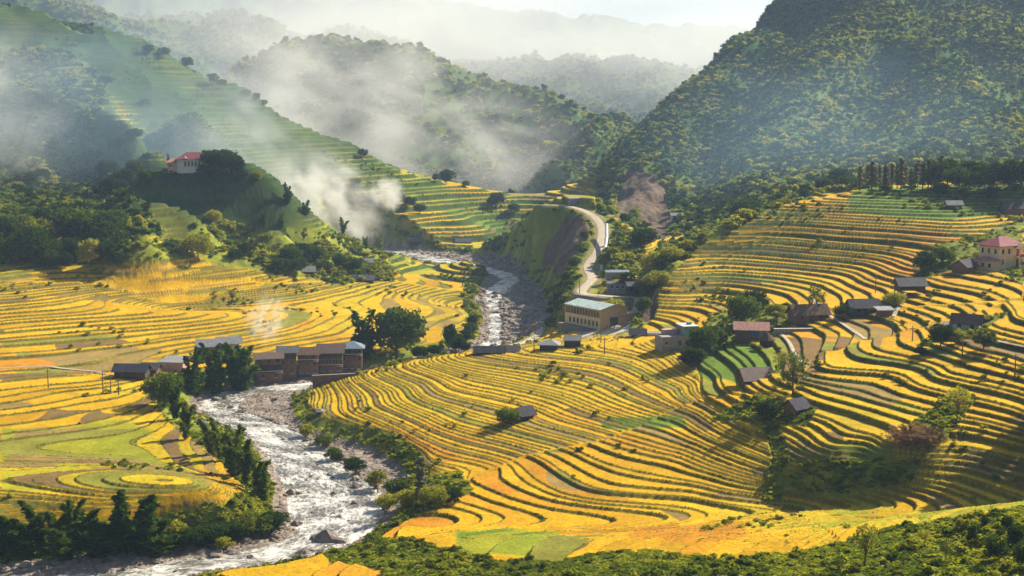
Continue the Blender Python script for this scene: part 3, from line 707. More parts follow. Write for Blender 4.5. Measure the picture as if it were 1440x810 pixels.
def tree(kind, u, v, hpx, label, group=None, wide=1.0, dmin=0, dmax=1e9, at=None, parts=True):
    p = at or see(u, v, dmin, dmax); d = p.y; h = hpx / F * d
    name, cat = KIND[kind]
    if not at:
        vv_ = projv(p.x / p.y, (p.z - CZ) / p.y)[1]
        if abs(vv_ - v) > 9: print('MISPLACED', label, u, v, round(vv_), round(d))
    tk, cr_ = PROTO[kind][int(rng.integers(len(PROTO[kind])))]
    e_ = bpy.data.objects.new(name, None); COL.objects.link(e_); e_.location = p - Vector((0, 0, .2)); e_.rotation_euler = (0, 0, rng.random() * 6.28)
    s_ = h / PH[kind]; e_.scale = (s_ * wide, s_ * wide, s_); e_.empty_display_size = .1
    e_['label'] = label; e_['category'] = cat
    if group: e_['group'] = group
    for me_ in ((tk, cr_)):
        c_ = bpy.data.objects.new({'trunk': 'trunk', 'crown': 'crown', 'stems': 'stem', 'foliage': 'foliage'}[me_.name.split('.')[0]], me_); COL.objects.link(c_); c_.parent = e_
    return e_
# ---- scattered growth that nobody could count
def gn_scatter(name, pos, scl, idx, rotz, protos, kind='stuff', **props):
    me = bpy.data.meshes.new(name); me.vertices.add(len(pos)); me.vertices.foreach_set('co', np.asarray(pos, np.float32).ravel())
    for an, ty, da in (('scl', 'FLOAT', scl), ('rz', 'FLOAT', rotz), ('idx', 'INT', idx)):
        a_ = me.attributes.new(an, ty, 'POINT'); a_.data.foreach_set('value', np.asarray(da, np.float32 if ty == 'FLOAT' else np.int32))
    me.update(); o = link(name, me, kind, **props)
    pc_ = bpy.data.collections.new(name + '_sources')
    for k_, m_ in enumerate(protos):
        po = bpy.data.objects.new('%s_source_%02d' % (name, k_), m_); pc_.objects.link(po)
    ng = bpy.data.node_groups.new(name, 'GeometryNodeTree'); ng.interface.new_socket('Geometry', in_out='INPUT', socket_type='NodeSocketGeometry'); ng.interface.new_socket('Geometry', in_out='OUTPUT', socket_type='NodeSocketGeometry')
    gi, go = ng.nodes.new('NodeGroupInput'), ng.nodes.new('NodeGroupOutput'); ip = ng.nodes.new('GeometryNodeInstanceOnPoints'); ci = ng.nodes.new('GeometryNodeCollectionInfo')
    ci.inputs['Collection'].default_value = pc_; ci.inputs['Separate Children'].default_value = True; ci.inputs['Reset Children'].default_value = True
    def na(nm, ty):
        n_ = ng.nodes.new('GeometryNodeInputNamedAttribute'); n_.data_type = ty; n_.inputs['Name'].default_value = nm; return n_.outputs['Attribute']
    ip.inputs['Pick Instance'].default_value = True
    cx = ng.nodes.new('ShaderNodeCombineXYZ'); ng.links.new(na('rz', 'FLOAT'), cx.inputs[2])
    L = ng.links.new
    L(gi.outputs[0], ip.inputs['Points']); L(ci.outputs[0], ip.inputs['Instance']); L(na('idx', 'INT'), ip.inputs['Instance Index']); L(na('scl', 'FLOAT'), ip.inputs['Scale']); L(cx.outputs[0], ip.inputs['Rotation']); L(ip.outputs[0], go.inputs[0])
    md = o.modifiers.new('scatter', 'NODES'); md.node_group = ng; return o
cellA = np.zeros(Zf.shape); cellA[:-1, :-1] = (Xg[:-1, 1:] - Xg[:-1, :-1]) * (Yg[1:, :-1] - Yg[:-1, :-1])
def scatter_pts(weight, n_):
    w_ = (weight * cellA).ravel(); cs_ = np.cumsum(w_); ii = np.searchsorted(cs_, rng.random(n_) * cs_[-1]); ii = np.minimum(ii, len(w_) - 1)
    iy, ix = np.divmod(ii, NA); iy = np.minimum(iy, NL - 2); ix = np.minimum(ix, NA - 2); tx, ty = rng.random(n_), rng.random(n_)
    x = Xg[iy, ix] * (1 - tx) + Xg[iy, ix + 1] * tx; y = Yg[iy, ix] * (1 - ty) + Yg[iy + 1, ix] * ty; x = x * (y / Yg[iy, ix])
    z = (Zf[iy, ix] * (1 - tx) + Zf[iy, ix + 1] * tx) * (1 - ty) + (Zf[iy + 1, ix] * (1 - tx) + Zf[iy + 1, ix + 1] * tx) * ty
    return np.stack([x, y, z + CZ], 1), iy, ix
inframe = (U > -260) & (U < 1700) & (V > -150) & (V < 1000)
def scat(name, weight, n_, smin, smax, protos, sink=.1, power=1.6, **kw):
    p, iy, ix = scatter_pts(weight, n_); s_ = smin + (smax - smin) * rng.random(n_) ** power
    p[:, 2] -= sink * s_
    return gn_scatter(name, p, s_, rng.integers(len(protos), size=n_), rng.random(n_) * 6.28, protos, **kw)
openw = (roadsd > 2.5) & (tracksd > 1.5) & inframe
clump = .15 + np.clip(fbm(Xg / 9, Yg / 9, 3, 81) + .25, 0, 1) * 1.6
bush_pr = [bush_mesh('bush', 1, .95, 150, 5, .15, ML_shrub), bush_mesh('bush', 1, .8, 130, 4, .14, ML_grass), bush_mesh('bush', 1, 1.2, 170, 6, .14, ML_shrub), bush_mesh('bush', 1, 1.0, 150, 5, .15, ML_grass)]
tuft_pr = []
for k_ in range(3):
    n_ = 26; a_ = rng.random(n_) * 6.28; r_ = .5 * rng.random(n_); c_ = np.stack([np.cos(a_) * r_, np.sin(a_) * r_, .22 + .15 * rng.random(n_)], 1)
    nn = rdir(n_); nn[:, 2] *= .25; nn /= np.linalg.norm(nn, axis=1)[:, None]; up = np.tile(np.array((0., 0., 1.)), (n_, 1)) + .45 * rdir(n_)
    tuft_pr.append(quads_mesh('tuft', c_, nn, .10, .36, ML_grass, up=np.cross(up, nn)))
near = Dg < 300
scat('undergrowth', scr_m * openw * (rsdw > 1) * clump * (Dg < 470) * np.clip(260 / Dg, .2, 3) * np.where(Dg < 240, .3, 1), 6000, .25, 1.3, bush_pr)
scat('tall_grass', scr_m * openw * (rsdw > 1) * (Dg < 330) * np.clip(200 / Dg, .3, 3), 42000, .5, 1.3, tuft_pr, power=1.2)
scat('hillside_scrub', scr_m * openw * (1 - .75 * poly([(690,350),(735,292),(800,285),(812,410),(780,460),(740,480)], 500, 780)) * (rsdw > 1) * clump * (Dg >= 470) * (Dg < 1100), 9000, .6, 2.8, bush_pr)
scat('bank_grass', (riser > .5) * (rw < .4) * openw * (Dg < 400) * np.clip(250 / Dg, .3, 2) * (.3 + clump), 20000, .16, .38, tuft_pr, power=1.2)
scat('terrace_bushes', (riser > .5) * openw * (Dg > 130) * (Dg < 900) * np.clip(fbm(Xg / 22, Yg / 22, 3, 83) - .05, 0, 1) ** 1.5, 2600, .5, 1.3, bush_pr)
for_pr = [bush_mesh('canopy', 1, 1.0, 170, 6, .15, ML_forest), bush_mesh('canopy', 1, 1.3, 170, 6, .15, ML_forest), bush_mesh('canopy', 1, .8, 150, 5, .15, ML_forest), bush_mesh('canopy', 1, 1.6, 180, 7, .15, ML_dark)]
fcl = .25 + np.clip(fbm(Xg / 40, Yg / 40, 3, 85) + .3, 0, 1)
scat('forest', forest_m * openw * fcl * (Dg < 1280), 90000, .8, 2.9, for_pr, sink=.15)
scat('far_forest', forest_m * openw * fcl * (Dg >= 1280) * (Dg < 2500), 46000, 2.0, 5.5, for_pr, sink=.15)
print('scatter', time.time() - T0)
# ---------------------------------------------------------------- trees one can tell apart
tree('bamboo', 512, 503, 76, 'big dark tree just right of the blue roofed riverside house', wide=1.15, dmin=380)
tree('round', 558, 505, 76, 'big dark green tree at the right end of the riverside houses, beside its darker twin', wide=1.0, dmin=380)
g = 'bamboo clumps behind the river bend, left of the wooden houses'
tree('bamboo', 272, 556, 78, 'leftmost tall dark bamboo clump of those left of the wooden riverside houses', g, 1.0, 330)
tree('bamboo', 303, 556, 84, 'tall dark bamboo clump in the middle of those left of the wooden houses', g, 1.0, 330)
tree('bamboo', 338, 552, 84, 'dark bamboo clump touching the left wooden riverside house', g, 1.1, 330)
tree('olive', 232, 572, 52, 'sunlit yellow green tree on the left bank below the pale roofed house', wide=.9, dmin=300, dmax=420)
tree('bamboo', 246, 590, 58, 'green bamboo on the left bank edge next to the sunlit rounded tree', wide=.8, dmin=280, dmax=420)
tree('plume', 262, 618, 60, 'narrow green bamboo plume on the left bank above the river bend', wide=1.3, dmin=280, dmax=400)
g = 'row of bamboos along the left river bank'
for u, v, h, wd, lb in [(297,640,62,1.3,'first bamboo, farthest back, of the row along the left river bank'),(312,650,72,1.3,'second bamboo from the back of the row along the left bank'),(330,668,84,1.5,'third bamboo from the back, a tall one, of the row along the left bank'),(346,686,78,1.5,'broad bamboo fourth from the back of the row along the left bank'),(362,700,72,1.5,'fifth bamboo from the back of the row along the left bank'),(374,706,62,1.2,'nearest bamboo of the row, leaning out over the white water')]:
    tree('plume' if h != 84 else 'bamboo', u, v, h, lb, g, wd * (.62 if h == 84 else 1), 240, 360)
g = 'bamboo plumes on the shaded bank at the lower left'
for i_, (u, v, h, wd) in enumerate([(20,775,70,1.9),(58,772,84,1.6),(76,775,70,1.8),(102,768,82,1.4),(112,778,75,2.0),(160,778,78,1.9),(178,780,112,1.3),(198,780,98,1.8),(214,782,80,2.2),(140,785,70,2.2),(40,785,66,2.4),(3,785,66,2.2),(90,790,60,2.4)]):
    tree('plume', u, v, h, 'dark bamboo plume on the shaded bank below the left paddies', g, wd, 225, 300)
tree('slender', 592, 706, 66, 'narrow dark tree standing in the shrub gully right of the river', wide=1.5, dmin=230, dmax=330)
tree('round', 633, 492, 38, 'small upright tree on the far bank beyond the yellow terraces', wide=.6, dmin=400)
tree('round', 645, 496, 22, 'low round tree beside the small upright tree on the far bank', wide=1, dmin=400)
# right hamlet
tree('airy', 1115, 558, 66, 'open crowned tree on the terraces behind the small gabled hut', wide=.85, dmin=200)
tree('airy', 1345, 602, 62, 'thin open tree at the rim of the shaded terraces', wide=.7, dmin=150)
tree('airy', 1216, 800, 74, 'dark open tree in the shrubs at the bottom right', wide=.7, dmin=100)
tree('airy', 1148, 446, 46, 'tree with a clear trunk between the brown farmhouse and the dark house', wide=.8, dmin=300)
tree('olive', 1042, 458, 46, 'rounded olive tree left behind the red roofed hamlet house', wide=.9, dmin=300)
tree('round', 1062, 440, 34, 'dark green tree top behind the red roofed hamlet house', wide=1.1, dmin=300)
tree('olive', 1092, 452, 26, 'pale bushy tree left of the brown farmhouse', wide=1.5, dmin=300)
tree('round', 986, 502, 46, 'dark tree right of the grey concrete building', wide=.9, dmin=300)
tree('round', 1005, 494, 38, 'dark tree in the middle of the thicket below the hamlet', wide=1, dmin=300)
tree('round', 972, 516, 30, 'low dark tree at the lower end of the thicket below the hamlet', wide=1.3, dmin=280)
tree('airy', 1098, 520, 26, 'small pale tree right above the big low brown roof', wide=1.2, dmin=250)
tree('round', 1078, 588, 26, 'dark round bush tree left of the small gabled hut', wide=1.5, dmin=200)
tree('round', 1300, 385, 34, 'dark tree at the foot of the bushy slope left of the brown hut', wide=1.1, dmin=300)
tree('olive', 1325, 372, 26, 'yellow green bush tree between the dark tree and the villa', wide=1.5, dmin=300)
tree('round', 1322, 488, 34, 'dark round tree below the white walled farmhouse', wide=1.0, dmin=250)
tree('round', 1294, 500, 14, 'low dark bush on the terrace left of the white walled farmhouse', wide=1.6, dmin=250)
tree('olive', 1345, 484, 22, 'bush in front of the white walled farmhouse', wide=1.8, dmin=250)
tree('olive', 1383, 492, 30, 'sunlit bush right below the white walled farmhouse', wide=1.3, dmin=200)
tree('olive', 712, 597, 26, 'sunlit bush tree left of the lone hut in the yellow paddies', wide=1.2, dmin=200)
tree('round', 722, 592, 16, 'small dark bush touching the lone hut in the yellow paddies', wide=1.3, dmin=200)
tree('round', 1186, 448, 20, 'small dark tree left of the dark roofed house', wide=1.3, dmin=300)
tree('olive', 1258, 432, 22, 'small tree left of the grey roofed barn', wide=1.2, dmin=300)
# slope rim left of the right terraces
g = 'bushy trees along the left rim of the right terraced slope'
for u, v, h, wd in [(918,392,40,.7),(930,385,26,1.1),(912,420,28,1.1),(945,366,20,1.3),(965,352,16,1.4),(905,440,24,1.1),(925,405,26,1.2),(988,340,14,1.2)]:
    tree('olive', u, v, h, 'sunlit bushy tree on the left rim of the right terraced slope', g, wd, 350, 620)
tree('round', 1048, 312, 34, 'lone round tree at the mountain foot beyond the right terraces', wide=1.3, dmin=560)
# river spur and road
g = 'trees on the slope between the road and the river'
for u, v, h in [(796,396,14),(808,376,16),(815,354,14),(784,428,14),(800,408,14),(772,442,10),(822,336,12)]:
    tree('olive' if (u + v) % 2 else 'round', u, v, h, 'bushy tree on the spur between the pale road and the river', g, 1.0, 500, 700)
tree('round', 882, 402, 20, 'dark tree between the two roadside houses', wide=1.2, dmin=440, dmax=560)
tree('olive', 863, 443, 24, 'bright green round bush at the right end of the retaining wall', wide=1.3, dmin=420, dmax=540)
tree('round', 905, 350, 30, 'dark tree in the hollow under the brown cliff', wide=1.3, dmin=500)
# row of tall grey trees under the mountain
g = 'row of tall grey green trees at the mountain foot'
for i_ in range(20):
    u = 1206 + i_ * 6.0 + rng.random() * 4
    tree('slender', u, 266 - (i_ % 3) * 2 + rng.random() * 3, 30 + rng.random() * 14 - (8 if i_ < 2 else 0), 'tall slim grey green tree in the close row at the mountain foot', g, 1.4, 470, 900)
g = 'dark round trees at the foot of the mountain, right of the grey row'
for u, v, h in [(1332,262,38),(1348,268,34),(1366,262,36),(1384,270,30),(1402,264,36),(1420,262,40),(1436,268,44),(1355,282,20),(1395,284,22),(1455,262,40),(1345,290,16),(1320,276,20)]:
    tree('round', u, v, h, 'dark round tree in the shade right of the tall grey row', g, 1.1, 440, 900)
g = 'scattered trees between the terraces and the mountain'
for u, v, h in [(1178,262,26),(1160,268,18),(1190,266,20),(1132,274,16),(1245,272,14)]:
    tree('round', u, v, h, 'small tree at the mountain foot left of the tall grey row', g, 1.2, 470, 900)
# left hollow village trees
g = 'wooded hamlet at the far left edge of the plain'
seeds = [(8,350,48),(28,345,46),(20,372,40),(45,372,52),(62,330,40),(58,352,46),(80,372,36),(96,345,56),(88,320,34),(118,355,62),(136,362,60),(150,345,52),(105,372,40),(128,375,40),(150,372,34),(165,330,34),(70,376,26),(5,330,30),(38,325,34),(115,318,34),(-18,365,50),(-40,350,50),(140,318,24),(92,378,24),(165,376,22)]
for i_, (u, v, h) in enumerate(seeds):
    tree('olive' if i_ % 4 == 1 else 'round', u, v, h, 'tree of the dense wooded hamlet left of the small lit knoll', g, .95, 440, 640)
tree('olive', 279, 366, 38, 'lone rounded tree where the small lit knoll meets the plain', wide=.9, dmin=440, dmax=640)
tree('slender', 171, 318, 26, 'thin palm like tree on top of the small lit knoll', wide=.8, dmin=500, dmax=600)
# red roofed house knoll
g = 'trees crowding the red roofed hilltop house'
for u, v, h, wd in [(300,246,32,1.1),(318,246,32,1.1),(330,250,30,1.1),(288,250,20,1.4),(340,256,20,1),(308,256,22,1.5)]:
    tree('round', u, v, h, 'dark tree right of the red roofed hilltop house', g, wd, 560, 760)
tree('slender', 237, 238, 20, 'slim dark cypress left of the red roofed hilltop house', wide=.9, dmin=560, dmax=760)
tree('bamboo', 405, 288, 34, 'dark bamboo on the knoll crest against the smoke', wide=.8, dmin=560, dmax=760)
tree('olive', 360, 258, 16, 'little tree on the knoll crest just right of the crowded trees', wide=.9, dmin=560, dmax=760)
tree('bamboo', 430, 302, 24, 'feathery bamboo lower down the knoll crest', wide=1.2, dmin=560, dmax=760)
tree('bamboo', 371, 322, 28, 'left one of the two dark bamboos on the knoll side', wide=.8, dmin=500, dmax=760)
tree('bamboo', 396, 320, 26, 'right one of the two dark bamboos on the knoll side', wide=.8, dmin=500, dmax=760)
tree('olive', 300, 318, 22, 'light tree on the shaded side of the knoll', wide=.9, dmin=500, dmax=760)
tree('plume', 482, 332, 30, 'scorched bent bamboo in front of the bright white smoke', wide=1.6, dmin=560, dmax=760)
tree('bamboo', 514, 350, 20, 'small bamboo at the right foot of the knoll', wide=1, dmin=560, dmax=800)
tree('bamboo', 533, 356, 32, 'broad dark bamboo at the tip of the knoll by the river', wide=1.1, dmin=560, dmax=800)
g = 'bushy trees on the lower side of the knoll above the plain'
for u, v, h, wd in [(408,376,30,1.1),(425,372,32,1.1),(442,370,26,1.2),(395,384,22,1.2),(418,385,24,1.2),(478,378,18,1.3),(500,380,16,1.3),(455,384,18,1.3),(345,362,22,1.1),(330,366,16,1.2)]:
    tree('round', u, v, h, 'bushy green tree low on the knoll above the plain', g, wd, 440, 760)
tree('round', 265, 214, 50, 'large dark tree clump on the slope above the red roofed house', wide=1.15, dmin=640, dmax=900)
g = 'trees on the lower left spur behind the wooded hamlet'
for u, v, h in [(110,200,22),(150,250,26),(175,262,26),(160,275,26),(190,245,20),(60,255,18),(45,262,20),(130,235,22),(205,258,18),(178,225,18)]:
    tree('round', u, v, h, 'tree on the shaded spur left of the red roofed house', g, 1.2, 560, 900)
g = 'single trees dotted along the long ridge'
for u, v, h in [(628,258,20),(614,256,12),(700,290,20),(692,290,14),(722,305,14),(210,77,14),(231,82,14),(265,96,16),(300,122,16),(312,126,12),(345,140,14),(360,144,12),(371,150,9),(510,222,12),(655,264,9)]:
    tree('round', u, v, h, 'small dark tree standing on the crest of the long left ridge', g, 1.1, 800, 1200)
g = 'trees at the river side edge of the left plain'
for u, v, h in [(660,470,18),(655,482,20),(666,455,14),(640,485,16),(655,494,14),(610,500,16),(590,504,18)]:
    tree('round', u, v, h, 'low tree along the river edge of the far yellow plain', g, 1.3, 380, 620)
g = 'dark small trees in the scrub at the lower right corner'
for u, v, h in [(1300,770,30),(1330,790,38),(1370,765,32),(1400,790,42),(1430,770,36),(1350,745,20),(1415,745,24),(1270,800,28),(1180,805,26),(1385,740,18),(1445,800,44)]:
    tree(('olive', 'airy', 'round')[u % 3], u, v, h, 'small dark tree in the scrub at the lower right corner', g, .75, 90, 220)
g = 'shrub trees on the steep right bank of the river'
for u, v, h in [(430,615,20),(470,650,22),(500,665,24),(530,685,26),(560,700,30),(610,712,30),(575,712,26),(640,705,24),(545,715,22),(455,628,18)]:
    tree('olive' if u % 4 else 'round', u, v, h, 'leafy shrub tree on the steep bank right of the river', g, 1.3, 220, 400)
g = 'leafy shrubs at the lower end of the left bank'
for u, v, h in [(330,760,30),(355,752,34),(378,748,30),(300,765,30),(270,770,32),(245,765,34),(390,740,22),(315,775,22),(228,775,30)]:
    tree('olive' if u % 2 else 'round', u, v, h, 'leafy shrub tree on the nose of land inside the river bend', g, 1.4, 215, 300)
print('trees', time.time() - T0)

g = 'dark tree clumps on the face of the long left ridge'
for u, v, h in [(130,255,22),(215,205,18),(240,195,20),(190,200,16),(165,215,18),(90,165,16),(60,150,18),(150,120,14),(110,140,16),(330,235,16),(470,280,16),(490,290,18),(520,300,18),(560,285,16),(590,300,14),(575,292,14),(430,250,12),(205,150,12),(270,170,12),(500,262,12)]:
    tree('round', u, v, h, 'dark tree clump on the face of the long left ridge', g, 1.3, 600, 1000)

g = 'unseen bamboos added just beyond the right edge for shade'  # grove added out of frame to cast shade on the lower right
for x, y in [(104,232),(110,240),(108,250),(116,256),(121,246),(124,262),(112,268),(118,236),(128,272),(132,255)]:
    tree('bamboo', 0, 0, 22 * F / y, 'unseen tall bamboo added beyond the right edge to shade the terraces', g, 1.2, at=Vector((x, y, ground(x, y))))
# ---------------------------------------------------------------- buildings
import bmesh
def flat(name, c, rough=.85, var=.18, sc=.8, spec=.2, metal=0, streak=None):
    m, nt, b = newmat(name, rough, spec); b.inputs['Metallic'].default_value = metal
    r_ = N(nt, 'ShaderNodeRGB'); r_.outputs[0].default_value = (*c, 1)
    nt.links.new(mulc(nt, r_.outputs[0], maprange(nt, noise_tex(nt, sc, 5, rough=.7, mapscale=streak), .3, .7, 1 - var, 1 + var)), b.inputs['Base Color']); return m
def corr(name, c, rough=.8, pitch=1.6, depth=.05, spec=.12, var=.25):
    """corrugated sheet or tile rows: ridges running down the slope"""
    m, nt, b = newmat(name, rough, spec); r_ = N(nt, 'ShaderNodeRGB'); r_.outputs[0].default_value = (*c, 1)
    mx = N(nt, 'ShaderNodeMix', data_type='RGBA'); nt.links.new(maprange(nt, noise_tex(nt, .55, 6, rough=.8, mapscale=(1.6, .5, .5)), .50, .66, 0, .75), mx.inputs[0]); nt.links.new(r_.outputs[0], mx.inputs[6]); mx.inputs[7].default_value = (c[0] * .55 + .10, c[1] * .5 + .055, c[2] * .5 + .03, 1)
    nt.links.new(mulc(nt, mx.outputs[2], maprange(nt, noise_tex(nt, 1.3, 5, rough=.75, mapscale=(2.5, .4, 1)), .3, .7, 1 - var * 1.6, 1 + var * 1.6)), b.inputs['Base Color'])
    tc = N(nt, 'ShaderNodeTexCoord'); wv_ = N(nt, 'ShaderNodeTexWave'); wv_.inputs['Scale'].default_value = pitch; nt.links.new(tc.outputs['Object'], wv_.inputs['Vector']); bump(nt, b, wv_.outputs['Fac'], depth, .8); return m
B = dict(
 cream=flat('cream_plaster', (.80, .62, .36)), orange=flat('orange_plaster', (.86, .50, .21)), white=flat('white_plaster', (.66, .62, .56)), pink=flat('pink_plaster', (.60, .38, .32)),
 wood=flat('weathered_wood', (.19, .115, .075), streak=(1, 1, .2), sc=2, var=.35), dwood=flat('dark_wood', (.07, .05, .045), streak=(1, 1, .2), sc=2, var=.35), brick=flat('red_brick', (.21, .125, .095), sc=2, var=.3),
 conc=flat('grey_concrete', (.30, .29, .28), var=.2), stone=flat('rough_stone', (.22, .20, .18), sc=2.5, var=.4), glass=flat('dark_window', (.02, .025, .035), .12, .1, spec=.6), teal=flat('turquoise_panel', (.10, .42, .42)),
 blue=flat('blue_tarpaulin', (.04, .14, .42)), rtile=corr('red_tiles', (.30, .07, .09), .7, 2.2), ptile=corr('pink_tiles', (.50, .24, .20), .7, 2.2), grey=corr('grey_sheet_roof', (.12, .125, .14)), dark=corr('dark_sheet_roof', (.055, .06, .085)), lgrey=corr('pale_sheet_roof', (.30, .31, .33)),
 lblue=corr('light_blue_sheet_roof', (.20, .27, .33)), fblue=corr('green_blue_sheet_roof', (.42, .54, .53)), thatch=corr('brown_thatch_roof', (.17, .12, .09), .95, 3, .08, .05, .35), brown=corr('brown_sheet_roof', (.15, .10, .085), .6), frame=flat('white_trim', (.7, .68, .64)), red=flat('red_paint', (.35, .05, .06)), steel=flat('steel_pipe', (.55, .58, .60), .4, .1, metal=.3), pole=flat('concrete_pole', (.16, .15, .14)))
def bxm(bm, x0, x1, y0, y1, z0, z1):
    v = [bm.verts.new((x, y, z)) for x in (x0, x1) for y in (y0, y1) for z in (z0, z1)]
    for f in ((0,1,3,2),(4,6,7,5),(0,4,5,1),(2,3,7,6),(0,2,6,4),(1,5,7,3)): bm.faces.new([v[i_] for i_ in f])
def part(name, parent, fn, mat, label=None, bev=0):
    bm = bmesh.new(); fn(bm)
    if bev: bmesh.ops.bevel(bm, geom=list(bm.edges), offset=bev, segments=1, affect='EDGES')
    bmesh.ops.recalc_face_normals(bm, faces=bm.faces); me = bpy.data.meshes.new(name); bm.to_mesh(me); bm.free(); me.materials.append(mat)
    o = bpy.data.objects.new(name, me); COL.objects.link(o)
    if parent: o.parent = parent
    if label: o['label'] = label
    return o
def boxp(name, parent, mat, *a, label=None, bev=0): return part(name, parent, lambda bm: bxm(bm, *a), mat, label, bev)
def root(name, label, cat, p, yaw, group=None, sink=.3):
    e_ = bpy.data.objects.new(name, None); COL.objects.link(e_); e_.location = p - Vector((0, 0, sink)); e_.rotation_euler = (0, 0, math.radians(yaw)); e_.empty_display_size = .1
    e_['label'] = label; e_['category'] = cat
    if group: e_['group'] = group
    return e_
def gable_roof(bm, w, d, z, h, ov, th=.14, axis='x', cx=0, cy=0):
    """two thick slopes meeting at a ridge along the axis"""
    def pt(x, y, zz): return (cx + x, cy + y, zz) if axis == 'x' else (cx + y, cy + x, zz)
    L_ = (w if axis == 'x' else d) / 2 + ov; S_ = (d if axis == 'x' else w) / 2; k_ = h / S_; e_ = S_ + ov
    pr = [(-e_, z - k_ * ov), (0, z + h), (e_, z - k_ * ov)]
    for (y0, z0), (y1, z1) in ((pr[0], pr[1]), (pr[1], pr[2])):
        v = [bm.verts.new(pt(x, y, zz + t)) for x in (-L_, L_) for (y, zz) in ((y0, z0), (y1, z1)) for t in (0, th)]
        for f in ((0,1,3,2),(4,6,7,5),(0,4,5,1),(2,3,7,6),(0,2,6,4),(1,5,7,3)): bm.faces.new([v[i_] for i_ in f])
def gable_fill(bm, w, d, z, h, axis='x', cx=0, cy=0, ins=.05):
    def pt(x, y, zz): return (cx + x, cy + y, zz) if axis == 'x' else (cx + y, cy + x, zz)
    L_ = (w if axis == 'x' else d) / 2 - ins; S_ = (d if axis == 'x' else w) / 2 - ins
    a_ = [bm.verts.new(pt(x, y, zz)) for x in (-L_, L_) for (y, zz) in ((-S_, z), (S_, z), (0, z + h - ins))]
    for f in ((0,1,2),(3,5,4),(0,3,4,1),(1,4,5,2),(2,5,3,0)): bm.faces.new([a_[i_] for i_ in f])
def hip_roof(bm, w, d, z, h, ov, rid=None, cx=0, cy=0, th=.15):
    x, y = w / 2 + ov, d / 2 + ov; r_ = rid if rid is not None else max(.2, x - y)
    e = [bm.verts.new((cx + a_, cy + b_, z + t)) for t in (0, th) for a_, b_ in ((-x, -y), (x, -y), (x, y), (-x, y))]
    t = [bm.verts.new((cx - r_, cy, z + h)), bm.verts.new((cx + r_, cy, z + h))]
    bm.faces.new(e[3::-1])
    for i_ in range(4): bm.faces.new((e[i_], e[(i_ + 1) % 4], e[4 + (i_ + 1) % 4], e[4 + i_]))
    bm.faces.new((e[4], e[5], t[1], t[0])); bm.faces.new((e[6], e[7], t[0], t[1])); bm.faces.new((e[5], e[6], t[1])); bm.faces.new((e[7], e[4], t[0]))
def window(parent, face, w, d, x, z, ww=1.0, hh=1.1, cx=0, cy=0, frame='frame', name='window'):
    """a framed window set 3 cm proud of a wall: face f(ront -y) b l r"""
    def put_(mat, nm, a, b_, z0, z1, o0, o1, par):
        if face == 'f': args = (cx + a, cx + b_, cy - d / 2 - o1, cy - d / 2 - o0, z0, z1)
        elif face == 'b': args = (cx + a, cx + b_, cy + d / 2 + o0, cy + d / 2 + o1, z0, z1)
        elif face == 'l': args = (cx - w / 2 - o1, cx - w / 2 - o0, cy + a, cy + b_, z0, z1)
        else: args = (cx + w / 2 + o0, cx + w / 2 + o1, cy + a, cy + b_, z0, z1)
        return boxp(nm, par, mat, *args)
    f = put_(B['glass'], name, x - ww / 2, x + ww / 2, z, z + hh, .003, .03, parent)
    if frame: put_(B[frame], 'sill', x - ww / 2 - .1, x + ww / 2 + .1, z - .14, z - .003, .003, .12, f)
    return f
def hut(name, label, u, v, yaw, w, d, h, rh, roof='dark', wall='wood', ov=.7, kind='gable', axis='x', wins=(), door=None, dmin=0, dmax=1e9, group=None, gmat=None, cat='house', up=0, shed=None, posts=False):
    p = see(u, v, dmin, dmax); e_ = root(name, label, cat, p, yaw, group)
    base = up
    if up:
        for sx in (-1, 1):
            for sy in (-1, 1): boxp('post', e_, B['dwood'], sx * (w / 2 - .15) - .12, sx * (w / 2 - .15) + .12, sy * (d / 2 - .15) - .12, sy * (d / 2 - .15) + .12, -.8, up - .003)
    boxp('wall', e_, B[wall], -w / 2, w / 2, -d / 2, d / 2, base - (1.5 if not up else 0), h)
    if kind == 'gable':
        part('gable', e_, lambda bm: gable_fill(bm, w, d, h + .003, rh, axis), B[gmat or wall]); part('roof', e_, lambda bm: gable_roof(bm, w, d, h, rh, ov, .14, axis), B[roof])
    elif kind == 'hip': part('roof', e_, lambda bm: hip_roof(bm, w, d, h + .003, rh, ov), B[roof])
    else:
        def mono(bm):
            v_ = [bm.verts.new((x, y, h + .02 + t + (rh if y > 0 else 0))) for x in (-w / 2 - ov, w / 2 + ov) for y in (-d / 2 - ov, d / 2 + ov) for t in (0, .15)]
            for f in ((0,1,3,2),(4,6,7,5),(0,4,5,1),(2,3,7,6),(0,2,6,4),(1,5,7,3)): bm.faces.new([v_[i_] for i_ in f])
        part('roof', e_, mono, B[roof])
    for f_, x, z, *s_ in wins: window(e_, f_, w, d, x, z + base, *(s_ or (.9, .9)), frame=None if wall in ('wood', 'dwood') else 'frame')
    if door: window(e_, door[0], w, d, door[1], base + .02, 1.0, 2.0, frame=None, name='door')
    return e_
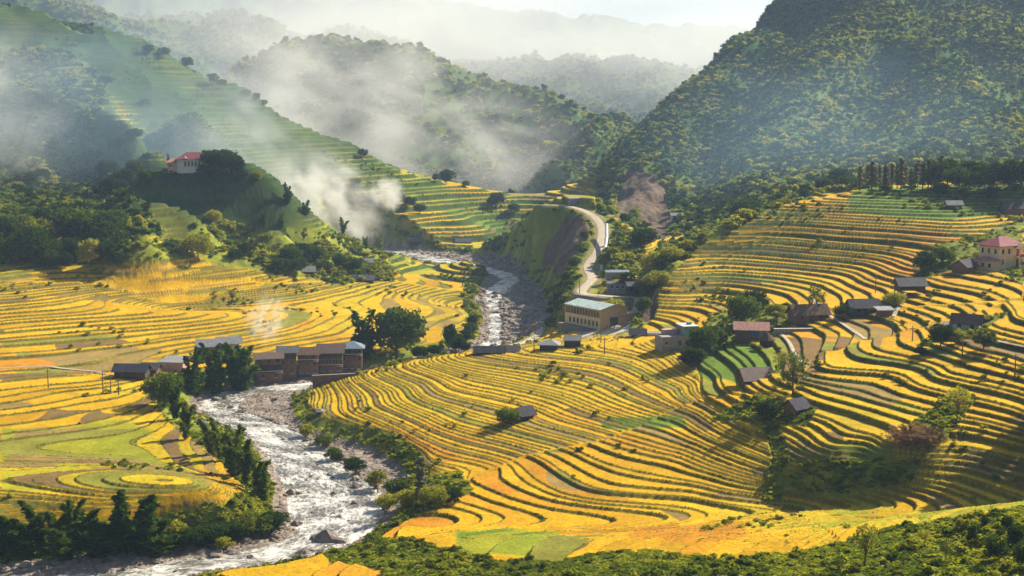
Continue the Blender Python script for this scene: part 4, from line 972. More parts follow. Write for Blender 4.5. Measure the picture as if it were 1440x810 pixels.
# --- red roofed house on the knoll
e_ = root('hilltop_house', 'white house with red hipped roof on the terraced knoll', 'house', see(272, 236, 560, 760), 6)
boxp('wall', e_, B['white'], -7, 7, -4, 4, -2, 4.2); part('roof', e_, lambda bm: hip_roof(bm, 14, 8, 4.203, 3.4, 1.0), B['rtile'])
for x in (-3.2, -1.6, 0, 1.6, 3.2): window(e_, 'f', 14, 8, x, 1.2, .8, 2.2)
w2 = boxp('wing_wall', e_, B['pink'], -11.5, -7.003, -3, 3.4, -2, 2.8); part('wing_roof', e_, lambda bm: hip_roof(bm, 5.2, 7, 2.803, 2.0, .6, .4, -9.4, .2), B['ptile'])
part('dormer', e_, lambda bm: (gable_fill(bm, 2.4, 2.4, 4.6, 1.2, 'y', -3.2, -3.6)), B['white']); part('dormer', e_, lambda bm: (gable_fill(bm, 2.4, 2.4, 4.6, 1.2, 'y', 3.2, -3.6)), B['white'])
window(e_, 'f', 5, 6, -10.2, 1.0, .9, 1.0, 0, 0); boxp('terrace_wall', e_, B['white'], -6, 5, -5.6, -5.3, -2, 1.0)
# --- villa on the right
e_ = root('villa', 'cream two storey villa with red hipped roof at the right edge', 'house', see(1407, 372, 330, 520), 28)
boxp('wall', e_, B['cream'], -5.2, 5.2, -4, 4, -2.5, 6.2); part('roof', e_, lambda bm: hip_roof(bm, 10.4, 8, 6.203, 2.7, .8, 1.4), B['rtile'])
for y in (-2.5, 0, 2.5): window(e_, 'l', 10.4, 8, y, 3.9, .8, 1.5)
for x in (-3.6, -1.0): window(e_, 'f', 10.4, 8, x, 3.9, .9, 1.5)
window(e_, 'f', 10.4, 8, -3.6, .9, .9, 1.4)
pch = boxp('porch', e_, B['cream'], 1.1, 5.0, -6.2, -4.003, 2.75, 3.0, label='upper balcony slab of the porch')
for x in (1.3, 4.8): boxp('column', e_, B['frame'], x - .16, x + .16, -6.1, -5.8, -1.5, 2.747); boxp('column', e_, B['frame'], x - .14, x + .14, -6.1, -5.8, 3.003, 5.6)
boxp('railing', e_, B['red'], 1.5, 4.6, -6.1, -6.0, 3.003, 3.8); part('pediment', e_, lambda bm: gable_fill(bm, 4.6, 2.4, 5.603, 1.5, 'y', 3.05, -5.1), B['cream'])
boxp('door', e_, B['glass'], 2.2, 3.9, -4.05, -4.003, -.4, 2.2); boxp('door', e_, B['red'], 2.2, 3.9, -4.06, -4.003, 3.05, 5.2)
boxp('annex', e_, B['cream'], -7.6, -5.203, -4.6, 4.4, -2.5, 1.9); part('annex_roof', e_, lambda bm: hip_roof(bm, 2.6, 9.2, 1.903, 1.2, .5, .2, -6.5, -.1), B['ptile'])
for y in (-2.6, 0, 2.6): window(e_, 'l', 15.2, 9, y, -.1, 1.0, 1.2)
boxp('garden_wall', e_, B['conc'], -8.5, 6.5, -8.2, -7.95, -4, -.6)
hut('brown_hut', 'brown gabled hut just left below the cream villa', 1356, 382, 40, 5.6, 5.0, 2.2, 1.7, 'dark', 'wood', dmin=330, dmax=520)
hut('barn', 'open barn with long grey sheet roof on stilts in the right terraces', 1279, 414, 6, 7.5, 4.5, 3.2, 1.6, 'grey', 'dwood', up=1.4, ov=.8, dmin=300, dmax=460)
hut('farmhouse', 'dark roofed wooden farmhouse below the grey barn', 1213, 443, 4, 7.8, 5, 2.4, 1.8, 'dark', 'dwood', wins=(('f', -2, 1), ('f', 1.6, 1)), door=('f', 0), dmin=300, dmax=460)
hut('lean_to', 'small red and white lean-to beside the dark roofed farmhouse', 1243, 443, 4, 3.6, 3, 1.8, .5, 'lgrey', 'brick', kind='mono', dmin=300, dmax=460, cat='shed')
hut('farmhouse', 'long brown farmhouse with dark gable above the concrete terrace wall', 1136, 451, 12, 10, 5.5, 2.4, 2.2, 'thatch', 'wood', wins=(('f', -3, 1), ('f', 2.6, 1)), door=('f', 0), dmin=300, dmax=460)
e_ = root('terrace_wall', 'long low concrete wall supporting the brown farmhouse yard', 'wall', see(1126, 466, 300, 460), 3)
boxp('wall', e_, B['conc'], -7.5, 6.5, -.3, .3, -2.5, 1.0); boxp('coping', e_, B['white'], -7.6, 6.6, -.4, .4, 1.003, 1.14)
e_ = hut('hamlet_house', 'house with rusty red roof and blue tarpaulin sheets in the hamlet', 1056, 476, -8, 8.6, 5.5, 3.4, 1.5, 'ptile', 'wood', wins=(('f', -3, 1.2),), dmin=300, dmax=460)
boxp('tarpaulin', e_, B['blue'], -.2, 1.5, -2.95, -2.78, 1.5, 3.2); boxp('tarpaulin', e_, B['lblue'], 2.0, 3.0, -2.95, -2.78, .9, 3.2); boxp('door', e_, B['red'], -4.0, -2.9, -2.95, -2.78, 0, 1.0)
e_ = root('haystack_shelter', 'rounded brown thatched shelter in front of the red roofed hamlet house', 'shelter', see(1078, 487, 300, 460), 0)
part('thatch', e_, lambda bm: bmesh.ops.create_cone(bm, cap_ends=True, segments=14, radius1=2.5, radius2=.35, depth=2.0, matrix=Matrix.Translation((0, 0, 3.0))), B['thatch'])
part('wall', e_, lambda bm: bmesh.ops.create_cone(bm, cap_ends=True, segments=14, radius1=1.9, radius2=1.9, depth=2.9, matrix=Matrix.Translation((0, 0, .55))), B['dwood'])
e_ = root('concrete_house', 'unfinished grey concrete house with turquoise panel left of the hamlet', 'house', see(951, 489, 300, 460), 14)
boxp('wall', e_, B['conc'], -5.4, 1.2, -3, 3, -2.5, 4.0); boxp('upper_wall', e_, B['conc'], 1.203, 5.4, -2.6, 3.4, -2.5, 6.6); boxp('roof_slab', e_, B['white'], 1.0, 5.6, -2.8, 3.6, 6.603, 6.8)
boxp('panel', e_, B['teal'], 1.5, 2.9, -2.66, -2.603, 3.9, 6.2); boxp('parapet', e_, B['pink'], -3.6, .8, 1.2, 3.0, 4.003, 5.4); window(e_, 'f', 6.6, 6, 2.0, 1.2, 1.0, 1.6, -2.1); window(e_, 'f', 6.6, 6, -2.0, 1.8, .9, .8, -2.1); window(e_, 'f', 4.2, 6, 1.0, 3.6, .9, 1.1, 3.3, .4)
boxp('water_tank', e_, B['teal'], 3.4, 4.6, 0, 1.2, 6.803, 7.5)
hut('roadside_shed', 'small dark shed left of the grey concrete house', 897, 474, -5, 4.2, 3.4, 1.6, 1.2, 'dark', 'dwood', dmin=300, dmax=460, cat='shed')
hut('white_shed', 'low white flat shed between the dark shed and the concrete house', 919, 472, 0, 3.6, 2.2, 1.0, .25, 'lgrey', 'white', kind='mono', ov=.15, dmin=300, dmax=460, cat='shed')
hut('terrace_hut', 'low hut with wide grey brown roof sagging over the terraces', 1062, 533, 12, 5.8, 4.2, 1.3, 1.7, 'brown', 'dwood', ov=1.3, dmin=220, dmax=420, cat='hut')
hut('gabled_hut', 'small dark gabled hut among bushes below the open crowned tree', 1119, 580, 38, 3.9, 3.6, 1.7, 1.5, 'dark', 'wood', dmin=180, dmax=330, cat='hut')
hut('lone_hut', 'lone dark hut standing in the middle of the yellow paddies', 737, 588, 35, 3.5, 3.2, 1.6, 1.4, 'dark', 'dwood', dmin=220, dmax=380, cat='hut')
hut('farmhouse', 'farmhouse with brown roof and white wall above the right terraces', 1360, 464, -28, 6.4, 4.4, 2.4, 1.7, 'brown', 'white', door=('f', 1.5), wins=(('f', -1.6, 1),), dmin=220, dmax=420)
hut('lean_to', 'open lean-to with brown roof attached at the left of the white walled farmhouse', 1340, 466, -28, 4.2, 2.6, 1.4, .7, 'brown', 'dwood', kind='mono', dmin=220, dmax=420, cat='shed')
hut('shed_roof', 'dark purple shed under the shaded trees near the right edge', 1424, 298, 5, 7.5, 4.5, 2.0, 1.8, 'dark', 'wood', dmin=380, dmax=600, cat='shed')
hut('shed_roof', 'small pale roofed shed on the shaded terraces left of the purple shed', 1341, 292, 0, 5, 3, 1.5, 1.1, 'lgrey', 'wood', dmin=380, dmax=600, cat='shed')
# --- factory
e_ = root('factory', 'orange and cream industrial hall with blue green roof by the river', 'factory', see(838, 458, 400, 520) , 37)
LW, LD, HH = 12.0, 18.5, 6.6
boxp('wall', e_, B['orange'], -LW / 2, LW / 2, -LD / 2, LD / 2, -3, HH); part('gable', e_, lambda bm: gable_fill(bm, LW, LD, HH + .003, 1.3, 'y'), B['orange'])
part('roof', e_, lambda bm: gable_roof(bm, LW, LD, HH, 1.3, .35, .16, 'y'), B['fblue'])
boxp('side_cladding', e_, B['cream'], -LW / 2 - .09, -LW / 2 - .003, -LD / 2, LD / 2, -3, 3.7)
cl = boxp('clerestory', e_, B['glass'], -LW / 2 - .07, -LW / 2 - .003, -LD / 2 + .3, LD / 2 - .3, 3.9, 6.1)
for i_ in range(12): boxp('mullion', cl, B['frame'], -LW / 2 - .16, -LW / 2 - .073, -LD / 2 + .4 + i_ * 1.48, -LD / 2 + .55 + i_ * 1.48, 3.9, 6.1)
for i_ in range(8): window(e_, 'l', LW + .2, LD, -LD / 2 + 1.6 + i_ * 2.0, .9, 1.0, 1.7, frame='frame')
boxp('door', e_, B['glass'], -1.7, 1.7, -LD / 2 - .08, -LD / 2 - .003, -.2, 3.7); boxp('lintel', e_, B['white'], -2.2, 2.2, -LD / 2 - .35, -LD / 2 - .003, 3.9, 4.15)
for x in (-.85, 0, .85): boxp('door_bar', e_, B['conc'], x - .06, x + .06, -LD / 2 - .12, -LD / 2 - .083, -.2, 3.7)
boxp('annex', e_, B['orange'], LW / 2 + .003, LW / 2 + 4.2, -LD / 2 + .6, -LD / 2 + 7, -3, 4.0); boxp('annex_roof', e_, B['lgrey'], LW / 2 + .01, LW / 2 + 4.5, -LD / 2 + .3, -LD / 2 + 7.3, 4.003, 4.2)
boxp('plinth', e_, B['stone'], -LW / 2 - 2.2, -LW / 2 - .1, -LD / 2 + 2, LD / 2 + 1.5, -7, .1)
# retaining wall under the road
e_ = root('retaining_wall', 'high grey stone retaining wall carrying the road above the factory', 'wall', Vector((0, 0, CZ)), 0, sink=0)
def follow_wall(bm, pts_, z0, z1, th):
    for (xa, ya, za, zb), (xb, yb, zc, zd) in zip(pts_[:-1], pts_[1:]):
        t = Vector((xb - xa, yb - ya, 0)).normalized(); n_ = Vector((-t.y, t.x, 0)) * th
        v_ = [bm.verts.new(q) for q in ((xa, ya, za), (xb, yb, zc), (xb, yb, zd), (xa, ya, zb), (xa + n_.x, ya + n_.y, za), (xb + n_.x, yb + n_.y, zc), (xb + n_.x, yb + n_.y, zd), (xa + n_.x, ya + n_.y, zb))]
        for f in ((0,1,2,3),(4,7,6,5),(0,4,5,1),(3,2,6,7),(0,3,7,4),(1,5,6,2)): bm.faces.new([v_[i_] for i_ in f])
wl = [wpt(q) for q in [(806,414,-66),(825,417,-66.3),(850,420,-66.5),(872,422,-66.8),(886,424,-67.2)]]
part('wall', e_, lambda bm: follow_wall(bm, [(x, y - 1.2, -76.5, z + .1) for x, y, z in wl], 0, 0, 1.6), B['stone'])
part('coping', e_, lambda bm: follow_wall(bm, [(x, y - 1.35, z + .103, z + .4) for x, y, z in wl], 0, 0, .5), B['conc'])
# huts by the factory
g = 'two dark huts below the factory yard'
e_ = hut('round_roof_hut', 'hut with pale rounded roof at the river end of the factory yard', 773, 491, -12, 5.2, 4.2, 1.8, 1.4, 'lgrey', 'dwood', kind='hip', dmin=360, dmax=470, cat='hut')
hut('dark_hut', 'dark square hut with flat grey roof beside the pale rounded one', 805, 487, -4, 4.8, 3.8, 2.2, 1.0, 'grey', 'dwood', kind='mono', ov=.3, dmin=360, dmax=470, cat='hut')
hut('long_shed', 'long low dark roofed shed at the back edge of the yellow terraces', 689, 496, -4, 8.2, 3.2, 1.0, 1.2, 'dark', 'dwood', dmin=370, dmax=520, cat='shed')
hut('long_shed', 'grey roofed shed right of the long dark one', 716, 494, -6, 5.2, 3.2, .9, 1.1, 'grey', 'wood', dmin=370, dmax=520, cat='shed')
# roadside houses
hut('roadside_house', 'long grey roadside house with a row of windows under the green cliff', 873, 407, 4, 10, 4, 2.4, .5, 'grey', 'conc', kind='mono', ov=.3, wins=(('f', -3.6, .9), ('f', -1.6, .9), ('f', .4, .9), ('f', 2.4, .9)), dmin=440, dmax=580)
hut('roadside_house', 'dark open fronted house at the right end of the road', 892, 414, 8, 5.2, 4, 3.4, 1.0, 'grey', 'dwood', door=('f', .5), wins=(('f', -1.4, 1.4),), dmin=440, dmax=580)
hut('roadside_shed', 'low blue roofed shed behind the grey roadside house', 868, 388, 4, 8.5, 3, 1.6, .5, 'lblue', 'conc', kind='mono', ov=.2, dmin=470, dmax=640, cat='shed')
hut('hillside_house', 'small white house on the mountain foot right of the brown cliff', 951, 308, 8, 5.5, 3.5, 2.4, .9, 'lgrey', 'white', wins=(('f', -1.4, .9), ('f', 1.4, .9)), dmin=560, dmax=800)
hut('roadside_shed', 'small grey roofed shelter where the road passes the crest', 808, 286, 20, 6, 3, 1.6, .5, 'lgrey', 'conc', kind='mono', dmin=560, dmax=760, cat='shed')
# far sheds
for u, v, w_, rf, lb in [(587,344,10,'grey','blue grey shed at the foot of the long ridge across the river'),(652,342,9,'grey','right one of the two blue grey sheds at the foot of the long ridge'),(511,396,9,'grey','long grey shed on the plain below the knoll'),(515,372,6,'lgrey','little pale roofed shed on the knoll end'),(432,384,6,'lgrey','pale roofed shed among the trees at the knoll foot')]:
    hut('field_shed', lb, u, v, 5, w_, 4.5, 1.4, 1.6, rf, 'dwood', dmin=440, dmax=900, cat='shed')
# --- riverside houses
hut('shed', 'long dark blue roofed shed at the left end of the riverside hamlet', 186, 531, -3, 9.0, 4.5, 2.6, 1.5, 'dark', 'dwood', wins=(('f', -2, .9), ('f', 2, .9)), dmin=300, dmax=450, cat='shed')
hut('shed', 'smaller grey blue roofed shed adjoining the long dark one', 213, 527, -6, 4.6, 4, 2.4, 1.3, 'grey', 'wood', dmin=300, dmax=450, cat='shed')
hut('pale_roof_house', 'pink walled house with pale flat roof left of the bamboo clumps', 247, 519, -12, 7, 5, 2.6, .8, 'lgrey', 'pink', kind='mono', ov=.5, dmin=300, dmax=460)
hut('house', 'pale roof showing between the bamboo clumps', 297, 504, 8, 8, 5.5, 4.6, 1.6, 'lgrey', 'wood', dmin=330, dmax=480)
hut('house', 'white roofed house behind the right bamboo clumps', 322, 500, 8, 7, 5, 4.8, 1.5, 'lgrey', 'white', dmin=330, dmax=480)
def storey_house(label, u, v, yaw, w, d, levels, roof, walls, wins, rh=1.6, rf='gable', axis='x', balcony=(), up=0):
    e_ = root('riverside_house', label, 'house', see(u, v, 350, 480), yaw); z = -3.0; top = 0
    for i_, (h, mt) in enumerate(zip(levels, walls)):
        ins = 0 if i_ == 0 else .0
        boxp('wall', e_, B[mt], -w / 2 + .02 * i_, w / 2 - .02 * i_, -d / 2 + .02 * i_, d / 2 - .02 * i_, z if i_ == 0 else top + .003, top + h)
        for k_ in range(wins[i_]):
            x = -w / 2 + w * (k_ + .5) / wins[i_]; window(e_, 'f', w, d, x, top + h * .38, min(1.0, w / wins[i_] * .55), h * .42, frame='frame' if mt not in ('wood', 'dwood') else None)
        if i_ in balcony:
            bk = boxp('balcony', e_, B['wood'], -w / 2 - .2, w / 2 + .2, -d / 2 - 1.2, -d / 2 - .003, top + h - .12, top + h)
            boxp('railing', bk, B['white'], -w / 2 - .2, w / 2 + .2, -d / 2 - 1.22, -d / 2 - 1.15, top + h + .45, top + h + .6)
        top += h
    if rf == 'gable':
        part('gable', e_, lambda bm: gable_fill(bm, w, d, top + .003, rh, axis), B[walls[-1]]); part('roof', e_, lambda bm: gable_roof(bm, w, d, top, rh, .8, .14, axis), B[roof])
    else: part('roof', e_, lambda bm: hip_roof(bm, w, d, top + .003, rh, .9), B[roof])
    return e_
storey_house('left wooden riverside house with brick lower storey and two dark windows', 378, 533, 14, 8, 5.5, (2.8, 2.3, 2.2), 'brown', ('brick', 'dwood', 'wood'), (2, 3, 3), 1.2, balcony=(0,))
storey_house('narrow grey roofed riverside house squeezed second from the left', 405, 527, 8, 5.5, 5.5, (3.2, 2.5, 2.3), 'grey', ('brick', 'wood', 'dwood'), (2, 2, 3), 1.3)
storey_house('brown riverside house with balcony and chimney third from the left', 434, 525, 5, 6.5, 6, (2.6, 2.3, 2.2), 'thatch', ('brick', 'wood', 'wood'), (3, 3, 2), 1.5, balcony=(1,))
storey_house('long riverside house with a white row of windows and dark gable', 466, 523, 3, 7.6, 6, (2.6, 2.3, 2.2), 'brown', ('brick', 'wood', 'dwood'), (3, 7, 5), 2.0, balcony=(0,))
storey_house('riverside house at the right end with light blue hipped roof', 496, 520, 3, 6.4, 6, (2.8, 2.5, 2.1), 'lblue', ('brick', 'wood', 'dwood'), (3, 4, 4), 2.0, 'hip', balcony=(1,))
e_ = root('river_wall', 'long red brown stone wall on the river bank below the wooden houses', 'wall', see(492, 529, 350, 470), 14)
boxp('wall', e_, B['brick'], -11, 11, -.4, .4, -4, .9); boxp('coping', e_, B['stone'], -11.1, 11.1, -.55, .55, .903, 1.1)
e_ = root('wooden_fence', 'thin pale wooden fence right of the big twin trees', 'fence', see(592, 497, 380, 480), -6)
boxp('rail', e_, B['conc'], -6, 6, -.06, .06, .9, 1.05)
for i_ in range(6): boxp('post', e_, B['wood'], -6 + i_ * 2.3, -5.85 + i_ * 2.3, -.07, .07, -.5, .897)
# --- poles
def pole(u, v, hpx, label, arm=0, **k):
    p = see(u, v, **k); h = hpx / F * p.y; e_ = root('utility_pole', label, 'pole', p, 20)
    def sh(bm): bmesh.ops.create_cone(bm, cap_ends=True, segments=8, radius1=.17, radius2=.10, depth=h, matrix=Matrix.Translation((0, 0, h / 2)))
    part('shaft', e_, sh, B['pole'])
    a_ = boxp('crossarm', e_, B['pole'], -.8, .8, -.06, .06, h - .8, h - .66)
    for x in (-.7, 0, .7): boxp('insulator', a_, B['white'], x - .05, x + .05, -.05, .05, h - .657, h - .45)
for u, v, h, lb in [(145,552,32,'leftmost of three poles standing together left of the river houses'),(156,554,30,'middle one of the three poles left of the river houses'),(167,555,26,'rightmost of the three poles left of the river houses'),(68,546,30,'lone pole at the far left on the yellow plain'),(850,498,26,'dark pole at the edge of the yellow terraces below the road bend'),(751,497,26,'pole near the pale rounded hut'),(845,482,22,'pole at the road side in front of the factory yard'),(885,440,26,'pole on the grassy slope right of the factory'),(864,462,20,'pole right of the factory annex'),(815,413,22,'pole standing where the road meets the retaining wall'),(942,500,16,'short pole below the grey concrete house'),(1353,504,30,'pole between the terraces right of the round dark tree'),(1283,480,24,'thin pole in the terraces left of the white walled farmhouse'),(1427,530,34,'pole on the terraces near the right edge'),(1231,412,26,'thin pole on the terraces above the dark farmhouse'),(1285,395,22,'thin pole left of the brown hut'),(1255,472,22,'thin pole below the stair path')]:
    pole(u, v, h, lb)
e_ = root('pylon', 'two legged steel frame on the slope rim under the mountain', 'pylon', see(957, 340, 400, 620), 0)
for x in (-1.1, 1.1): boxp('leg', e_, B['steel'], x - .08, x + .08, -.08, .08, -.5, 5.2)
boxp('crossbar', e_, B['steel'], -1.4, 1.4, -.08, .08, 5.203, 5.4)
# penstock beside the road
pp = [Vector(wpt(q)) + Vector((0, 0, CZ)) for q in [(853,316,-51),(853,335,-55),(850,355,-59),(846,380,-63)]]
for p_ in pp: p_.z = max(p_.z, ground(p_.x, p_.y) + .6)
e_ = root('water_pipeline', 'pale straight pipeline running downhill beside the road', 'pipeline', Vector((0, 0, 0)), 0, sink=0)
me_ = tube([[(tuple(p_), .7) for p_ in pp]], 'pipe', B['steel'], 10); o = bpy.data.objects.new('pipe', me_); COL.objects.link(o); o.parent = e_
for p_ in pp[1:]: boxp('support', e_, B['conc'], p_.x - .9, p_.x + .9, p_.y - .4, p_.y + .4, p_.z - 3, p_.z - .35)
# ---------------------------------------------------------------- rocks
def rock_mesh(name, seed, sub=3, rough=.35):
    bm = bmesh.new(); bmesh.ops.create_icosphere(bm, subdivisions=sub, radius=1)
    for v_ in bm.verts:
        p = v_.co.copy(); k_ = 1 + rough * mnoise.noise(p * 1.1 + Vector((seed * 7, 0, 0))) * 1.6 + rough * .5 * mnoise.noise(p * 2.7 + Vector((0, seed * 5, 0)))
        c_ = mnoise.cell(p * .9 + Vector((seed, seed, 0)))
        v_.co = Vector((p.x * 1.15, p.y, p.z * .72)) * k_ * (1 + .08 * c_)
    me = bpy.data.meshes.new(name); bm.to_mesh(me); bm.free(); me.materials.append(MR); return me
MR, nt, b = newmat('river_rock', .85, .3)
cr = N(nt, 'ShaderNodeValToRGB'); nt.links.new(noise_tex(nt, 1.6, 6, rough=.7), cr.inputs[0]); e0, e1 = cr.color_ramp.elements
e0.position = .3; e0.color = (.11, .085, .07, 1); e1.position = .72; e1.color = (.34, .28, .23, 1)
oi = N(nt, 'ShaderNodeObjectInfo'); nt.links.new(mulc(nt, cr.outputs[0], maprange(nt, oi.outputs['Random'], 0, 1, .7, 1.5)), b.inputs['Base Color']); bump(nt, b, noise_tex(nt, 4, 5, rough=.8), .12, .8)
RK = [rock_mesh('boulder', i_ + 1) for i_ in range(7)]
def boulder(p, s_, label, group=None, sc=(1, 1, 1)):
    o = bpy.data.objects.new('boulder', RK[int(rng.integers(7))]); COL.objects.link(o); o.location = p; o.rotation_euler = (0, 0, rng.random() * 6.28); o.scale = (s_ * sc[0], s_ * sc[1], s_ * sc[2])
    o['label'] = label; o['category'] = 'boulder'
    if group: o['group'] = group
    return o
for u, v, px, lb, sc in [(464,766,26,'largest grey boulder at the near right side of the river',(1,.8,1.1)),(425,783,19,'dark reddish boulder left of the largest one on the near bank',(1.1,.8,.9)),(441,778,12,'middle sized boulder wedged between the two largest ones',(1,1,.9)),(412,697,13,'pointed boulder standing in the white rapids',(1,.7,1)),(430,696,7,'small boulder right of the pointed one in the rapids',(1,.7,.8)),(272,578,12,'dark boulder at the foot of the left bank bamboo above the bend',(1,1,1)),(284,596,10,'second dark boulder on the left bank above the bend',(1,1,1)),(450,580,9,'dark reddish rock on the edge of the right terraces',(1,1,.9)),(404,644,8,'boulder in midstream where the river bends',(1.2,.7,.7)),(733,422,14,'long dark boulder in the far stony river bed',(2,.8,.6)),(708,418,12,'flat boulder left of the long one in the far river bed',(1.8,.8,.5)),(721,455,11,'broad dark boulder in the middle of the far river bed',(1.7,.8,.6)),(730,436,7,'small boulder between the two broad ones in the far river bed',(1,.8,.8)),(305,780,12,'pale boulder on the stony left shore at the bottom',(1,1,.8)),(285,786,10,'second pale boulder on the stony shore at the bottom',(1,1,.8)),(322,778,8,'pale flat rock at the end of the stony shore',(1.3,1,.6))]:
    p = see(u, v, 200, 560); boulder(p - Vector((0, 0, .1)), px / F * p.y, lb, None, sc)
cnt = 0; cand = np.nonzero(((cover == BED) & (U > -20) & (U < 800) & (Dg < 640)).ravel())[0]
gtext = 'boulders strewn in and along the river'
wgt = (cellA / Dg ** 1.0).ravel()[cand]; wgt = wgt / wgt.sum()
for ci_ in rng.choice(cand, size=230, p=wgt, replace=False):
    iy, ix = divmod(int(ci_), NA); d = Yg[iy, ix]; w_in = wat_in[iy, ix]
    s_ = (.35 + .9 * rng.random() ** 2.2) * (1 if d < 400 else 1.5)
    boulder(Vector((Xg[iy, ix], d, max(CZ + Zf[iy, ix], CZ + R - .1) + s_ * .12)), s_, 'grey brown boulder among many others in the river bed', gtext)
rk_pr = [rock_mesh('cobble', 20 + i_, 2, .3) for i_ in range(4)]
scat('cobbles', (cover == BED) * (.25 + (wat_in < .5) * 1.0) * (Dg < 700), 16000, .10, .42, rk_pr, sink=.2, power=2.5)
scat('river_bed_rocks', (cover == BED) * (.12 + (wat_in < .3)) * (Dg > 450) * (Dg < 800), 2600, .3, 1.5, rk_pr, sink=.15, power=2.0)
scat('shore_rocks', (cover == BED) * (rsdw > -1.5) * (Dg < 420) * (U < 430) * (V > 700), 900, .3, .9, rk_pr, sink=.1, power=1.5)
# dry maize stalks on the terrace rim
pm = [see(1290 + 17 * rng.normal(), 622 + 5 * rng.normal(), 150, 320) for _ in range(420)]
n_ = 18; c_ = np.stack([.12 * rng.normal(size=n_), .12 * rng.normal(size=n_), .2 + 1.5 * rng.random(n_)], 1); nn = rdir(n_); nn[:, 2] *= .2; nn /= np.linalg.norm(nn, axis=1)[:, None]; up = np.tile(np.array((0., 0., 1.)), (n_, 1)) + .4 * rdir(n_)
stalk = quads_mesh('stalk', c_, nn, .05, .38, ML_straw, up=np.cross(up, nn))
gn_scatter('dry_maize', [tuple(p_) for p_ in pm], .8 + .5 * rng.random(420), np.zeros(420), rng.random(420) * 6.28, [stalk])
print('build', time.time() - T0)
# ---------------------------------------------------------------- air
def box_mesh(name, lo, hi):
    v = [(x, y, z) for x in (lo[0], hi[0]) for y in (lo[1], hi[1]) for z in (lo[2], hi[2])]
    f = [(0,1,3,2),(4,6,7,5),(0,4,5,1),(2,3,7,6),(0,2,6,4),(1,5,7,3)]
    me = bpy.data.meshes.new(name); me.from_pydata(v, [], f); me.update(); return me
mh = bpy.data.materials.new('haze_air'); mh.use_nodes = True; nt = mh.node_tree; nt.nodes.clear()
o_ = nt.nodes.new('ShaderNodeOutputMaterial'); pv = nt.nodes.new('ShaderNodeVolumePrincipled')
pv.inputs['Color'].default_value = (.46, .66, 1, 1); pv.inputs['Density'].default_value = .00012; pv.inputs['Anisotropy'].default_value = .15
nt.links.new(pv.outputs[0], o_.inputs['Volume'])
zall = CZ + Zf
xm = float(np.abs(Xg).max()) + 60
hz_ = link('haze', box_mesh('haze', (-xm, -120, float(zall.min()) - 1), (xm, 9150, max(float(zall.max()), CZ) + 12)), 'stuff'); hz_.data.materials.append(mh)
def smoke(name, label, u, v, d, ru, rv, rd, dens, seed, tilt=0, scale=3.0, thr=.42, col=(1, .99, .97), anis=.3, stretch=(1,1,1)):
    """a drifting bank of smoke: an ellipsoid whose density is broken up by noise"""
    a, e = ray(u, v); c = Vector((a * d, d, CZ + e * d))
    import bmesh
    bm = bmesh.new(); bmesh.ops.create_icosphere(bm, subdivisions=3, radius=1.0); me = bpy.data.meshes.new(name); bm.to_mesh(me); bm.free()
    o = link(name, me, 'stuff', label=label, category=name)
    o.location = c; o.scale = (ru / F * d, rd, rv / F * d); o.rotation_euler = (0, tilt, 0)
    m = bpy.data.materials.new(name); m.use_nodes = True; nt = m.node_tree; nt.nodes.clear()
    out = nt.nodes.new('ShaderNodeOutputMaterial'); p = nt.nodes.new('ShaderNodeVolumePrincipled'); nt.links.new(p.outputs[0], out.inputs['Volume'])
    p.inputs['Color'].default_value = (*col, 1); p.inputs['Anisotropy'].default_value = anis
    tc = nt.nodes.new('ShaderNodeTexCoord'); wn_ = nt.nodes.new('ShaderNodeTexNoise'); wn_.inputs['Scale'].default_value = 1.3 + seed * .1; wn_.inputs['Detail'].default_value = 3; nt.links.new(tc.outputs['Object'], wn_.inputs['Vector'])
    ws = nt.nodes.new('ShaderNodeVectorMath'); ws.operation = 'MULTIPLY_ADD'; nt.links.new(wn_.outputs['Color'], ws.inputs[0]); ws.inputs[1].default_value = (1.3, 1.3, 1.3); nt.links.new(tc.outputs['Object'], ws.inputs[2])
    w2_ = nt.nodes.new('ShaderNodeVectorMath'); w2_.operation = 'SUBTRACT'; nt.links.new(ws.outputs[0], w2_.inputs[0]); w2_.inputs[1].default_value = (.65, .65, .65)
    ln = nt.nodes.new('ShaderNodeVectorMath'); ln.operation = 'LENGTH'; nt.links.new(w2_.outputs[0], ln.inputs[0])
    l0 = nt.nodes.new('ShaderNodeVectorMath'); l0.operation = 'LENGTH'; nt.links.new(tc.outputs['Object'], l0.inputs[0]); edge_ = maprange(nt, l0.outputs['Value'], .6, .98, 1, 0)
    f0_ = maprange(nt, ln.outputs['Value'], .05, .95, 1.0, 0.0); fm_ = nt.nodes.new('ShaderNodeMath'); fm_.operation = 'MULTIPLY'; nt.links.new(f0_, fm_.inputs[0]); nt.links.new(edge_, fm_.inputs[1]); fall = fm_.outputs[0]
    mp = nt.nodes.new('ShaderNodeMapping'); mp.inputs['Location'].default_value = (seed * 3.1, seed * 1.7, seed); mp.inputs['Scale'].default_value = stretch
    nt.links.new(tc.outputs['Object'], mp.inputs[0])
    nz = nt.nodes.new('ShaderNodeTexNoise'); nz.inputs['Scale'].default_value = scale; nz.inputs['Detail'].default_value = 4; nz.inputs['Roughness'].default_value = .55; nz.inputs['Distortion'].default_value = .6
    nt.links.new(mp.outputs[0], nz.inputs['Vector'])
    nn = maprange(nt, nz.outputs['Fac'], thr, thr + .3, 0, 1)
    mu = nt.nodes.new('ShaderNodeMath'); mu.operation = 'MULTIPLY'; nt.links.new(fall, mu.inputs[0]); nt.links.new(nn, mu.inputs[1])
    m2 = nt.nodes.new('ShaderNodeMath'); m2.operation = 'MULTIPLY'; nt.links.new(mu.outputs[0], m2.inputs[0]); m2.inputs[1].default_value = dens
    nt.links.new(m2.outputs[0], p.inputs['Density']); me.materials.append(m)
    return o
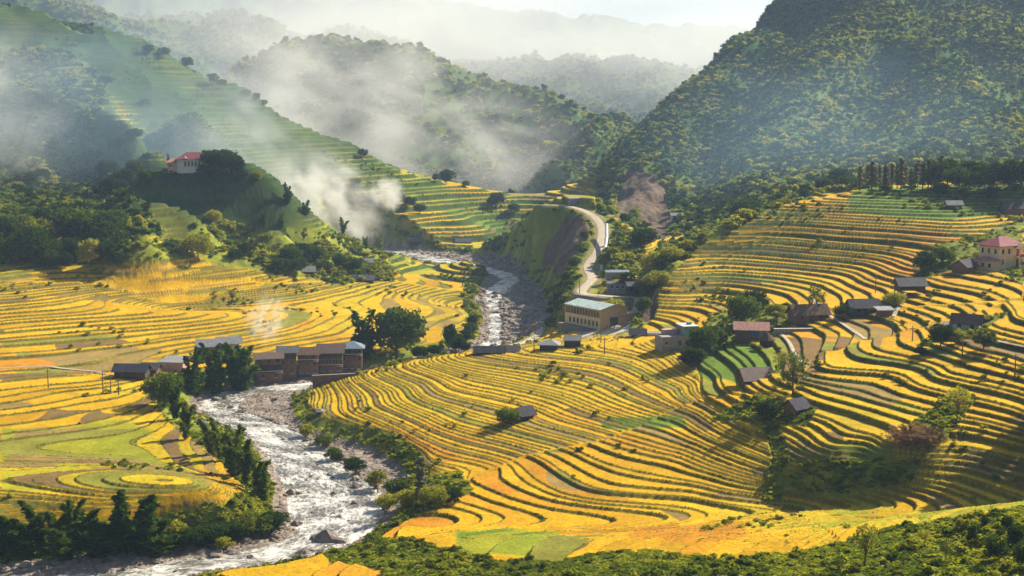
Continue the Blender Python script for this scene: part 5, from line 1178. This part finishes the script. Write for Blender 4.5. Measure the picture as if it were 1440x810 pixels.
smoke('smoke', 'broad pale bank of drifting smoke in front of the hazy wooded hill', 520, 165, 1120, 400, 200, 150, .026, 1, .25, 3.4, .45)
smoke('smoke', 'dense bright white smoke rising behind the knoll with burnt bare stalks', 455, 285, 735, 120, 78, 26, .2, 2, .4, 3.2, .44)
smoke('smoke', 'grey smoke drifting up the long left terraced ridge', 360, 215, 780, 210, 130, 60, .03, 3, .5, 3.0, .44)
smoke('smoke', 'soft grey mist hanging over the slope at the left edge', -10, 170, 690, 150, 170, 50, .03, 4, .3, 2.8, .42)
smoke('smoke', 'small white smoke plume on the terraces below the ridge trees', 545, 272, 780, 32, 30, 10, .35, 5, .5, 2.5, .36)
smoke('smoke', 'little white smoke puff high on the long ridge', 492, 240, 835, 26, 13, 8, .12, 6, .3, 2.0, .40)
smoke('mist', 'milky white air filling the valley behind the hazy wooded hill', 680, 70, 2350, 1000, 170, 700, .0026, 9, 0, 1.6, .25)
smoke('smoke', 'thin white smoke column rising behind the riverside wooden houses', 376, 446, 440, 42, 52, 7, .26, 7, .45, 2.6, .42, stretch=(1.8, 1, .7))

smoke('mist', 'thin blue haze lying over the face of the long left ridge', 130, 170, 730, 420, 210, 85, .0060, 11, .2, 1.4, .22, col=(.55, .78, 1))
smoke('mist', 'thin blue haze in front of the foot of the right mountain', 1180, 200, 690, 420, 190, 75, .0026, 12, 0, 1.2, .20, col=(.45, .72, 1))
# ---------------------------------------------------------------- light, air, view
SUN_AZ, SUN_EL = math.radians(48), math.radians(35)      # azimuth from +Y towards +X
sd_ = bpy.data.lights.new('sun', 'SUN'); so = bpy.data.objects.new('sun', sd_); COL.objects.link(so)
sd_.energy = 5.0; sd_.angle = math.radians(.6); sd_.color = (1, .90, .72)
dirv = Vector((math.sin(SUN_AZ) * math.cos(SUN_EL), math.cos(SUN_AZ) * math.cos(SUN_EL), math.sin(SUN_EL)))
so.rotation_euler = dirv.to_track_quat('Z', 'Y').to_euler(); so.location = (0, 0, 900)
w = bpy.data.worlds.new('World'); scene.world = w; w.use_nodes = True; nt = w.node_tree
sky = nt.nodes.new('ShaderNodeTexSky'); sky.sky_type = 'NISHITA'; sky.sun_disc = False
sky.sun_elevation = SUN_EL; sky.sun_rotation = SUN_AZ; sky.dust_density = 4.0; sky.altitude = 600
nt.links.new(sky.outputs[0], nt.nodes['Background'].inputs[0]); nt.nodes['Background'].inputs[1].default_value = .05
vs = scene.view_settings; vs.view_transform = 'Standard'; vs.look = 'None'; vs.exposure = 0.98; vs.gamma = 1
cy = scene.cycles
cy.use_denoising = True
try: cy.denoiser = 'OPENIMAGEDENOISE'
except Exception: pass
cy.max_bounces = 6; cy.diffuse_bounces = 2; cy.glossy_bounces = 2; cy.transmission_bounces = 3; cy.volume_bounces = 3; cy.transparent_max_bounces = 8
cy.caustics_reflective = False; cy.caustics_refractive = False
cy.use_adaptive_sampling = True; cy.adaptive_threshold = .02
print('total', time.time() - T0, 'objects', len(scene.objects))
